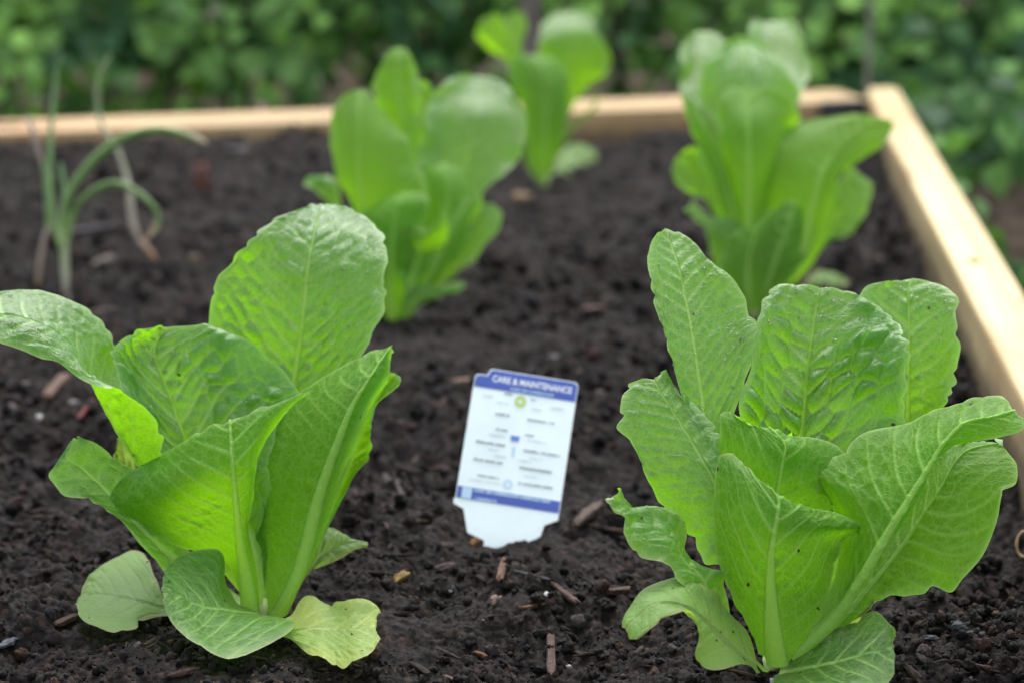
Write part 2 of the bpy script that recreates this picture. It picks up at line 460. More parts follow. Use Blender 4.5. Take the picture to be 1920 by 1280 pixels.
def make_crumbs():
    n = 72000
    d = 1 / rng.uniform(1 / 2.5, 1 / 0.64, n)
    X = rng.uniform(-0.36, 0.36, n) * d; Y = d
    k = inside_bed(X, Y, 0.006) & (fbm(X * 16, Y * 16, 91, 3) + rng.uniform(-.25, .35, n) > -.02); X, Y, d = X[k], Y[k], d[k]; n = len(X)
    size = 0.0005 + 0.0034 * rng.random(n) ** 5.5
    size = size * np.clip(d / 1.1, 0.8, 1.6)
    Z = soil_height(X, Y) + size * 0.35
    sc = np.stack((rng.uniform(.7, 1.3, n), rng.uniform(.6, 1.1, n), rng.uniform(.5, .9, n)), -1)
    frag = rng.random(n) < 0.10                                # woody fragments
    sc[frag] = np.stack((rng.uniform(1.8, 4.0, frag.sum()), rng.uniform(.35, .6, frag.sum()), rng.uniform(.25, .45, frag.sum())), -1)
    R = rot_rand(n, rng)
    # chips lie nearly flat
    ang = rng.uniform(0, math.tau, n)
    Rf = np.zeros((n, 3, 3)); Rf[:, 0, 0] = np.cos(ang); Rf[:, 0, 1] = -np.sin(ang); Rf[:, 1, 0] = np.sin(ang); Rf[:, 1, 1] = np.cos(ang); Rf[:, 2, 2] = 1
    R[frag] = Rf[frag]
    t = rng.random(n)
    base = np.array((0.0050, 0.0038, 0.0034))[None] * rng.uniform(.4, 2.2, n)[:, None]
    pal = np.array([(0.036, 0.020, 0.015), (0.026, 0.023, 0.025), (0.05, 0.030, 0.020), (0.06, 0.048, 0.046)])
    pick = rng.integers(0, 4, n)
    base = np.where((t > .86)[:, None], pal[pick] * rng.uniform(.3, 1.0, n)[:, None], base)
    base[frag] = np.array((0.028, 0.017, 0.0125)) * rng.uniform(.3, 1.3, frag.sum())[:, None]
    white = (rng.random(n) > 0.9955) & ~frag & (size < 0.0022)
    base[white] = (0.3, 0.3, 0.29); 
    big = size > np.quantile(size, .90)
    Vs, Fs, Ts, off = [], [], [], 0
    for sel, (V0, F0), amp in ((~big, ICO1, .75), (big, ICO2, .5)):
        m = sel.sum(); nv = len(V0)
        ph = rng.uniform(0, 50, m)[:, None]
        bump = 1 + amp * (rng.random((m, nv)) - .5) + .7 * vnoise(V0[None, :, 0] * 1.7 + ph, V0[None, :, 1] * 1.7 + V0[None, :, 2] * 1.1 + ph, 5)
        V = V0[None] * bump[..., None] * (sc[sel] * size[sel][:, None])[:, None, :]
        V = np.einsum('nij,nkj->nki', R[sel], V) + np.stack((X, Y, Z), -1)[sel][:, None, :]
        Vs.append(V.reshape(-1, 3)); Ts.append(np.repeat(base[sel], nv, 0))
        Fs.append((F0[None] + (np.arange(m) * nv)[:, None, None]).reshape(-1, 3) + off); off += m * nv
    o = mesh_np('soil_crumbs', np.concatenate(Vs), np.concatenate(Fs), M['crumb'], attrs={'tone': np.concatenate(Ts)}, smooth=True)
    tag(o, 'dark crumbly soil grains and woody fibres covering the bed', 'soil', kind='stuff')
make_crumbs()

# ------------------------------------------------------------------ bed frame
def beam(name, a, b, nrm, thick, zt, zb, mat, parent, warp=0.0, seed=0):
    """bevelled plank from a to b (world xy), thickness along nrm"""
    a = np.array(a[:2]); b = np.array(b[:2]); L = np.linalg.norm(b - a)
    n = 60; bev = 0.003
    prof = [(0, zb), (0, zt - bev), (bev * .3, zt - bev * .3), (bev, zt), (thick - bev, zt), (thick - bev * .3, zt - bev * .3), (thick, zt - bev), (thick, zb)]
    k = len(prof); V = []; G = []
    for i in range(n):
        t = i / (n - 1)
        for (q, z) in prof:
            wob = 0.0012 * vnoise(np.array(t * 14.0), np.array(q * 40.0 + seed), seed)
            p = a + (b - a) * t + nrm[:2] * (q + wob)
            V.append((p[0], p[1], z + warp * math.sin(math.pi * t) + 0.0012 * float(vnoise(np.array(t * 9.0), np.array(z * 30), seed + 1))))
            G.append((t * L, q, z))
    Fc = []
    for i in range(n - 1):
        for j in range(k):
            jn = (j + 1) % k
            Fc.append((i * k + j, i * k + jn, (i + 1) * k + jn, (i + 1) * k + j))
    # end caps as quads
    for e in (0, (n - 1) * k):
        Fc += [(e, e + 1, e + 6, e + 7), (e + 1, e + 2, e + 5, e + 6), (e + 2, e + 3, e + 4, e + 5)]
    V = np.array(V) - np.array(parent.location)
    return mesh_np(name, V, np.array(Fc), mat, parent, smooth=False, attrs={'grain': np.array(G)})

frame = empty('raised_bed_frame', (float(rb1[0]), float(rb1[1]), 0))
tag(frame, 'pale new pine board frame edging the dark soil bed', 'bed frame')
far_end = rb1 - rdir * 0.085
near_end = rb1 + rdir * 2.2
beam('side_board', far_end, near_end, rnorm, 0.036, HB, -0.13, M['pine'], frame, seed=3)
# far board butts the inner face of the side board
den = fdir[0] * rnorm[0] + fdir[1] * rnorm[1]
tt = ((rb1[0] - fb1[0]) * rnorm[0] + (rb1[1] - fb1[1]) * rnorm[1]) / den
fe = fb1 + fdir * (tt - 0.004)
fs = fb1 - fdir * 1.2
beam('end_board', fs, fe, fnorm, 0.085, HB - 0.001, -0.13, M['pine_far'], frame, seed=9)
# black corner strap on the inside of the end board
def box_np(name, c, ax, ay, az, mat, parent=None, bev=0.12):
    """bevelled box from centre and three half-axis vectors"""
    V = []; b = 1 - bev
    for sx, sy, sz in ((sx, sy, sz) for sx in (-1, 1) for sy in (-1, 1) for sz in (-1, 1)):
        V += [(sx, sy * b, sz * b), (sx * b, sy, sz * b), (sx * b, sy * b, sz)]
    V = np.array(V)
    import bmesh
    bm = bmesh.new()
    for v in V: bm.verts.new(c + ax * v[0] + ay * v[1] + az * v[2] - (np.array(parent.location) if parent else 0))
    bmesh.ops.convex_hull(bm, input=bm.verts[:])
    me = bpy.data.meshes.new(name); bm.to_mesh(me); bm.free(); me.materials.append(mat)
    o = bpy.data.objects.new(name, me); COL.objects.link(o)
    if parent: o.parent = parent
    return o
cs = fe - fdir * 0.028 - fnorm * 0.004
box_np('corner_strap', np.array((cs[0], cs[1], 0.0235)), fdir * 0.026, fnorm * 0.0035, np.array((0, 0, 0.0125)), M['black'], frame)

# ------------------------------------------------------------------ tubes
def spline(pts, n):
    pts = np.asarray(pts, float)
    d = np.r_[0, np.cumsum(np.maximum(np.linalg.norm(np.diff(pts[:, :3], axis=0), axis=1), 1e-9) ** 0.5)]
    return cr(d, pts, np.linspace(0, d[-1], n))

def cr(t, y, q):
    """non-uniform Catmull-Rom along axis 0"""
    y = np.asarray(y, float); n = len(t)
    m = np.zeros_like(y)
    dt = np.diff(t).reshape((-1,) + (1,) * (y.ndim - 1)); s = np.diff(y, axis=0) / dt
    if n > 2:
        m[1:-1] = (s[:-1] * dt[1:] + s[1:] * dt[:-1]) / (dt[1:] + dt[:-1])
        m[0] = 1.5 * s[0] - .5 * m[1]; m[-1] = 1.5 * s[-1] - .5 * m[-2]
    else: m[:] = s[0]
    return herm(t, y, m, q)

def herm(t, y, m, q):
    i = np.clip(np.searchsorted(t, q, 'right') - 1, 0, len(t) - 2)
    h = t[i + 1] - t[i]; x = (q - t[i]) / h
    sh = (-1,) + (1,) * (y.ndim - 1)
    h = h.reshape(sh); x = x.reshape(sh)
    return (2 * x ** 3 - 3 * x ** 2 + 1) * y[i] + (x ** 3 - 2 * x ** 2 + x) * h * m[i] + (-2 * x ** 3 + 3 * x ** 2) * y[i + 1] + (x ** 3 - x ** 2) * h * m[i + 1]

def pchip(t, y, q):
    """monotone cubic along axis 0"""
    y = np.asarray(y, float); n = len(t)
    h = np.diff(t).reshape((-1,) + (1,) * (y.ndim - 1)); s = np.diff(y, axis=0) / h
    m = np.zeros_like(y)
    if n > 2:
        a, b = s[:-1], s[1:]
        hm = np.where(a * b > 0, 2 * a * b / np.where(np.abs(a + b) < 1e-12, 1e-12, a + b), 0)
        m[1:-1] = hm
        m[0] = np.where(s[0] * (1.5 * s[0] - .5 * m[1]) > 0, 1.5 * s[0] - .5 * m[1], 0)
        m[-1] = np.where(s[-1] * (1.5 * s[-1] - .5 * m[-2]) > 0, 1.5 * s[-1] - .5 * m[-2], 0)
    else: m[:] = s[0]
    return herm(t, y, m, q)

def tube(name, pts, mat, parent=None, ns=12, n=60, flat=1.0, attrs=True):
    """pts: (x,y,z,r) world; tapered tube with rounded ends"""
    C = spline(pts, n); c, r = C[:, :3], np.maximum(C[:, 3], 1e-4)
    T = np.gradient(c, axis=0); T /= np.linalg.norm(T, axis=1, keepdims=True) + 1e-12
    up = np.array((0.31, 0.9, 0.2)); A = np.cross(T, up); A /= np.linalg.norm(A, axis=1, keepdims=True) + 1e-9
    B = np.cross(T, A)
    e = np.linspace(0, 1, n); r = r * np.sqrt(np.clip(np.minimum(e, 1 - e) * n / 2.5, 0.04, 1))
    ph = np.linspace(0, math.tau, ns, endpoint=False)
    V = c[:, None] + r[:, None, None] * (np.cos(ph)[None, :, None] * A[:, None] + flat * np.sin(ph)[None, :, None] * B[:, None])
    V = V.reshape(-1, 3)
    i, j = np.meshgrid(np.arange(n - 1), np.arange(ns), indexing='ij')
    jn = (j + 1) % ns
    Fc = np.stack((i * ns + j, i * ns + jn, (i + 1) * ns + jn, (i + 1) * ns + j), -1).reshape(-1, 4)
    if parent is not None: V = V - np.array(parent.location)
    return mesh_np(name, V, Fc, mat, parent, attrs={'along': np.repeat(e, ns)})

# stake at the corner and post in the hedge
pc = plane_pt(1630, 196, 0.02)
stake = tube('metal_stake', [(pc[0] - .004, pc[1] - .008, -0.1, .0028), (pc[0] - .004, pc[1] - .008, 0.2, .0028), (pc[0] - .002, pc[1] - .008, 0.75, .0026)], M['steel'], ns=10, n=12)
tag(stake, 'thin grey metal stake standing upright at the far corner of the frame', 'stake')
pp = P(995, 40, 2.74)
post = tube('garden_post', [(pp[0], pp[1], -0.2, .014), (pp[0], pp[1], .3, .013), (pp[0] + .004, pp[1], .9, .012)], M['post'], ns=9, n=14)
tag(post, 'grey brown wooden post rising among the hedge leaves behind the farthest lettuce', 'post')

# ------------------------------------------------------------------ hedge
def leaf_cloud(name, pts, nrm, size, tone, mat, parent, seed):
    """many small folded, lobed leaves"""
    r = np.random.default_rng(seed)
    half = [(0, 0), (.30, .10), (.50, .38), (.33, .52), (.26, .78), (0, 1.0)]
    T = [(0, 0, 0), (0, .38, .0), (0, .7, -.02), (0, 1.0, -.10)]
    T += [(.30, .06, .05), (.50, .36, .02), (.30, .66, .01)]
    T += [(-.30, .06, .05), (-.50, .36, .02), (-.30, .66, .01)]
    T = np.array(T); T[:, 2] += 0.16 * np.abs(T[:, 0]); T[:, 1] -= .45
    Fq = np.array([(0, 4, 5, 1), (1, 5, 6, 2), (2, 6, 3, 3), (1, 8, 7, 0), (2, 9, 8, 1), (3, 3, 9, 2)])
    tri = np.array([(0, 4, 1), (4, 5, 1), (1, 5, 2), (5, 6, 2), (2, 6, 3), (0, 1, 7), (7, 1, 8), (1, 2, 8), (8, 2, 9), (2, 3, 9)])
    n = len(pts)
    Z = nrm / np.linalg.norm(nrm, axis=1, keepdims=True)
    a = r.normal(size=(n, 3)) * .6 + np.array((0, 0, -1.0)); Yv = a - (a * Z).sum(1, keepdims=True) * Z
    Yv /= np.linalg.norm(Yv, axis=1, keepdims=True); Xv = np.cross(Yv, Z)
    Tj = T[None] * np.stack((r.uniform(.85, 1.2, n), np.ones(n), r.uniform(.3, 2.2, n)), -1)[:, None]
    V = (Tj[..., 0:1] * Xv[:, None] + Tj[..., 1:2] * Yv[:, None] + Tj[..., 2:3] * Z[:, None]) * size[:, None, None] + pts[:, None]
    V = V.reshape(-1, 3) - np.array(parent.location if parent else (0, 0, 0))
    Fc = (tri[None] + (np.arange(n) * 10)[:, None, None]).reshape(-1, 3)
    return mesh_np(name, V, Fc, mat, parent, attrs={'tone': np.repeat(tone, 10)})

def make_hedge():
    r = np.random.default_rng(11)
    root = empty('ivy_hedge', (0, 3.3, -0.11))
    tag(root, 'dense dark green ivy hedge behind the wooden bed', 'hedge')
    n = 32000
    X = r.uniform(-1.7, 1.9, n); Zp = -0.12 + 0.60 * r.random(n) ** 1.2
    front = 2.82 + 0.20 * fbm(X * 3.1, Zp * 3.1, 5, 3) - 0.06 * np.sin(X * 2.2) + 0.10 * Zp
    f1, f2, rid = worley(X / .13 + .5, Zp / .13, 8)
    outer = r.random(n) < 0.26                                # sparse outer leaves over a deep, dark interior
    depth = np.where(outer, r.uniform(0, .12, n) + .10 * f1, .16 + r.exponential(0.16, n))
    Y = front + depth
    low = (Zp < -0.005 + .03 * vnoise(X * 9, X * 0, 3)) & (X < .35)
    keep = (r.random(n) < np.where(outer & (f1 > .5), .12, 1.0)) & ~(low & (r.random(n) < .8))
    X, Y, Zp, rid, outer = X[keep], Y[keep], Zp[keep], rid[keep], outer[keep]; n = len(X)
    pts = np.stack((X, Y, Zp), -1)
    nrm = r.normal(size=(n, 3)) * .5 + np.array((0, -.7, .8))
    size = r.uniform(.019, .041, n)
    tone = np.clip(r.random(n) ** 2.4 * .9 + .6 * (rid - .45), 0, 1) * np.where(outer, 1, .25)  # inner leaves coloured darker, painting extra shade into the hedge gaps
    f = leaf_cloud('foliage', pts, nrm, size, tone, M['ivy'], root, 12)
    # twigs
    k = 0
    Vs = []; Fs = []
    for i in range(90):
        x = r.uniform(-1.6, 1.8); y = 3.02 + r.uniform(-.1, .25); z = -.13; pts = [(x, y, z, .005)]
        for s in range(4):
            x += r.normal() * .05; y += r.normal() * .05; z += r.uniform(.08, .2); pts.append((x, y, z, .004 - .0007 * s))
        C = spline(pts, 10); nb = 5
        ph = np.linspace(0, math.tau, nb, endpoint=False)
        V = C[:, None, :3] + C[:, None, 3:4] * np.stack((np.cos(ph), np.sin(ph), 0 * ph), -1)[None]
        i_, j_ = np.meshgrid(np.arange(9), np.arange(nb), indexing='ij'); jn = (j_ + 1) % nb
        Fs.append(np.stack((i_ * nb + j_, i_ * nb + jn, (i_ + 1) * nb + jn, (i_ + 1) * nb + j_), -1).reshape(-1, 4) + k)
        Vs.append(V.reshape(-1, 3)); k += 10 * nb
    mesh_np('stems', np.concatenate(Vs) - np.array(root.location), np.concatenate(Fs), M['twig'], root)
    # ivy creeping over the ground on the right
    n = 2000
    X = r.uniform(.36, 1.7, n); Y = r.uniform(1.8, 3.0, n)
    dr = (X - rb1[0]) * rnorm[0] + (Y - rb1[1]) * rnorm[1]
    cl = fbm(X * 6, Y * 6, 77, 3)
    k = (dr > .07) & (cl + .75 * (Y - 1.98) + .25 * (dr - .1) > 0.0)
    X, Y, dr, cl = X[k], Y[k], dr[k], cl[k]; n = len(X)
    hgt = .025 + .10 * sstep(2.0, 2.5, Y)
    Z = -.11 + r.random(n) ** .6 * hgt + .02
    nrm = r.normal(size=(n, 3)) * .4 + np.array((0, -.35, .9))
    o = leaf_cloud('ivy_ground_cover', np.stack((X, Y, Z), -1), nrm + np.array((0, -.35, -.2)), r.uniform(.022, .044, n), r.random(n) ** 3.0, M['ivy_cover'], None, 15)
    tag(o, 'low ivy leaves creeping over the ground outside the right board', 'ground cover', kind='stuff')
make_hedge()

# ------------------------------------------------------------------ lettuce leaves
DROPS = []

def make_leaf(parent, rows, T, D0, under=False, mat='leaf', nu=110, nv=90, wave=1.0, blister=1.0, drops=0, lat=0.0095,
              seed=0, teeth=1.25, name='leaf', label=None, rib=1.0, scale=1.0, cell=0.0055):
    """rows: stations base->tip of (x, y, depth offset cm) points from one margin over the midrib to the other"""
    ox, oy, s = T
    R = np.array([[P(ox + p[0] / s, oy + p[1] / s, D0 + p[2] * 0.01) for p in row] for row in rows])
    nr, nc = R.shape[:2]
    mid = R[:, nc // 2]
    seg = np.linalg.norm(np.diff(R, axis=0), axis=2).mean(1)
    t = np.r_[0, np.cumsum(np.maximum(seg, 1e-4) ** 0.75)]; t /= t[-1]
    U = np.linspace(0, 1, nu); Vv = np.linspace(-1, 1, nv)
    A = cr(t, R, U)                                          # nu,nc,3
    G = pchip(np.linspace(-1, 1, nc), np.swapaxes(A, 0, 1), Vv)   # nv,nu,3
    G = np.swapaxes(G, 0, 1).copy()                         # nu,nv,3
    # metric coordinates
    arc = np.r_[0, np.cumsum(np.linalg.norm(np.diff(G[:, nv // 2], axis=0), axis=1))]
    dv = np.linalg.norm(np.diff(G, axis=1), axis=2)
    Wd = np.concatenate((np.zeros((nu, 1)), np.cumsum(dv, axis=1)), 1)
    Yc = Wd - Wd[:, nv // 2:nv // 2 + 1]
    k = 9
    Xc = np.repeat(arc[:, None], nv, 1)
    L = arc[-1]
    u2 = np.repeat(U[:, None], nv, 1); v2 = np.repeat(Vv[None], nu, 0); av = np.abs(v2)
    # normals
    def normals(G):
        du = np.gradient(G, axis=0); dvv = np.gradient(G, axis=1)
        N = np.cross(du, dvv); return N / (np.linalg.norm(N, axis=2, keepdims=True) + 1e-12)
    N = normals(G)
    tocam = np.array((0, 0, H)) - G
    sgn = np.sign((N * tocam).sum(2).mean())
    flip = (sgn > 0) != under                                # make the face normal the upper (adaxial) side
    ad = N * (sgn * (-1 if under else 1))
    # --- veins
    sd = seed * 13 + 7
    wob = 0.006 * vnoise(Xc * 45, Yc * 45, sd) * 1.0
    aY = np.abs(Yc)
    side = np.where(Yc > 0, 0.43, 0.0)
    q = (Xc - 0.75 * aY - 5.0 * aY ** 2 + wob + 0.004 * vnoise(Xc * 18, Yc * 18, sd + 21)) / lat + side + 1.3 * vnoise(Xc * 34, Yc * 0 + np.where(Yc > 0, 3.3, 9.7), sd + 1)
    dl = np.abs(q - np.round(q)) * lat * 0.8
    fade = sstep(0.0, 0.12, u2) * (1 - 0.55 * av)
    lw = (0.00036 + 0.00045 * (1 - av)) * scale
    lateral = np.exp(-(dl / lw) ** 2) * fade * (0.45 + 1.1 * sstep(-.3, .3, vnoise(Xc * 40, Yc * 40, sd + 31)))
    g1, g2, gid = worley((Xc - 0.6 * aY + 2 * wob) / 0.0085, (Yc + wob) / 0.0125, sd + 33)
    lateral = np.maximum(np.clip(lateral, 0, 1), 0.40 * np.exp(-((g2 - g1) / 0.07) ** 2) * sstep(0.05, 0.25, u2))
    mw = ((0.0031 * (1 - u2) ** 2.1 + 0.00050)) * rib * scale * (1 + .25 * vnoise(Xc * 30, np.sign(Yc) * 2.0, sd + 30))
    midm = sstep(1.25, 0.55, aY / mw)
    f1, f2, rid = worley((Xc - 0.5 * aY + wob) / cell, (Yc + 0.4 * wob) / (cell * 1.15), sd + 2)
    edge = f2 - f1
    tert = np.exp(-(edge * cell / 0.0055 / 0.11) ** 2) * (1 - midm) * sstep(0.02, 0.15, u2)
    dome = np.sqrt(np.clip(edge, 0, 1)) * (0.5 + rid)
    between = np.sqrt(np.clip(dl / (lat * .4), 0, 1))
    bl = sstep(1.0, 0.86, av) * sstep(0.1, 0.35, u2) * (1 - midm)
    patch = 0.35 + 1.3 * sstep(-.25, .3, fbm(Xc * 40, Yc * 40, sd + 22, 2))
    h = blister * bl * (0.0010 * (cell / .0055) * dome * patch + 0.00030 * between * patch) * scale * (0.45 if under else 1.0)
    h = h - 0.00035 * lateral * scale - (0.0016 if under else 0.0006) * rib * np.sqrt(np.clip(1 - (aY / (mw * 1.1)) ** 2, 0, 1)) * (0.35 + 0.65 * (1 - u2))
    # --- margin: gentle ruffles and small teeth
    ruff = sstep(0.45, 1.0, av) * sstep(0.08, 0.35, u2)
    h = h + wave * ruff * (0.0048 * vnoise(Xc * 70 + 5 * np.sign(v2), np.sign(v2) * 7.7, sd + 3) + 0.0070 * vnoise(Xc * 30, np.sign(v2) * 3.1, sd + 4)) * scale
    h = h + 0.005 * vnoise(Xc * 25, Yc * 25, sd + 6) * sstep(0, .25, u2) * wave
    G2 = G + ad * h[..., None]
    # in-plane teeth along sides and tip
    out = np.gradient(G, axis=1); out = out / (np.linalg.norm(out, axis=2, keepdims=True) + 1e-9) * np.sign(v2)[..., None]
    per = Xc * 1.0
    tooth = 0.0024 * (np.abs(vnoise(per * 150, np.sign(v2) * 2.2, sd + 8)) * 2 - .35) + 0.0034 * vnoise(per * 62, np.sign(v2) * 5.2, sd + 9)
    G2 = G2 + out * (tooth * sstep(0.86, 1.0, av) * sstep(.12, .3, u2) * teeth * scale)[..., None]
    tipd = np.gradient(G, axis=0); tipd /= np.linalg.norm(tipd, axis=2, keepdims=True) + 1e-9
    tt_ = 0.0020 * (np.abs(vnoise(Yc * 150, Yc * 0 + 1.7, sd + 12)) * 2 - .35) + 0.0018 * vnoise(Yc * 80, Yc * 0 + 4.7, sd + 13)
    G2 = G2 + tipd * (tt_ * sstep(0.93, 1.0, u2) * teeth * scale)[..., None]
    vein = np.clip(np.maximum(midm, np.maximum((0.72 if under else .75) * lateral, 0.34 * tert)), 0, 1)
    Wh = np.maximum(np.abs(Yc[:, :1]), np.abs(Yc[:, -1:])) + 1e-6
    de = np.minimum(np.where(v2 > 0, Yc[:, -1:] - Yc, Yc - Yc[:, :1]), np.where(u2 > .8, (L - Xc), 1.0) + 0.0)
    rim = np.exp(-np.clip(de, 0, 1) / 0.0010) * sstep(.12, .3, u2)
    Fc = grid_faces(nu, nv)
    if flip: Fc = Fc[:, ::-1]
    V = G2.reshape(-1, 3) - np.array(parent.location)
    o = mesh_np(name, V, Fc, M[mat], parent, attrs={'vein': vein.ravel(), 'rim': rim.ravel(), 'along': u2.ravel(),
        'st': np.stack((Xc, Yc, np.full_like(Xc, seed * 1.37)), -1).reshape(-1, 3)})
    if label: o['label'] = label
    if drops:
        r = np.random.default_rng(seed + 900)
        for _ in range(drops):
            i = int(nu * (1 - 0.55 * r.random() ** 1.3)) - 2; j = int(nv * r.uniform(.06, .94))
            i = min(max(i, 2), nu - 2)
            DROPS.append((G2[i, j], ad[i, j], (0.00028 + 0.0008 * r.random() ** 2.5)))
    return o

def b3(x, y, d, wdt=10):
    return [(x - wdt, y, d), (x, y, d), (x + wdt, y, d)]

def plant(base_px, label, leaves, T, res, group='young romaine lettuces planted in the bed', extra=None, **kw):
    bx, by = base_px
    D0 = gdepth(by)
    b = P(bx, by, D0)
    root = empty('romaine_lettuce', (float(b[0]), float(b[1]), 0.0))
    tag(root, label, 'lettuce', group)
    for i, lf in enumerate(leaves):
        opt = dict(kw); opt.update(lf[1] if len(lf) > 1 else {})
        TT = opt.pop('T', T)
        make_leaf(root, lf[0], TT, D0, nu=opt.pop('nu', res[0]), nv=opt.pop('nv', res[1]), seed=opt.pop('seed', i + int(bx)), **opt)
    # short pale crown where the leaves meet
    rc = 0.0055
    tube('crown', [(b[0], b[1] + .004, -0.015, rc * .8), (b[0], b[1] + .004, -0.004, rc), (b[0], b[1] + .004, 0.006, rc * .6)], M['crown'], root, ns=14, n=16)
    return root
M['crown'] = simple_mat('crown', (0.34, 0.44, 0.16), .5, .4, .3, 120)

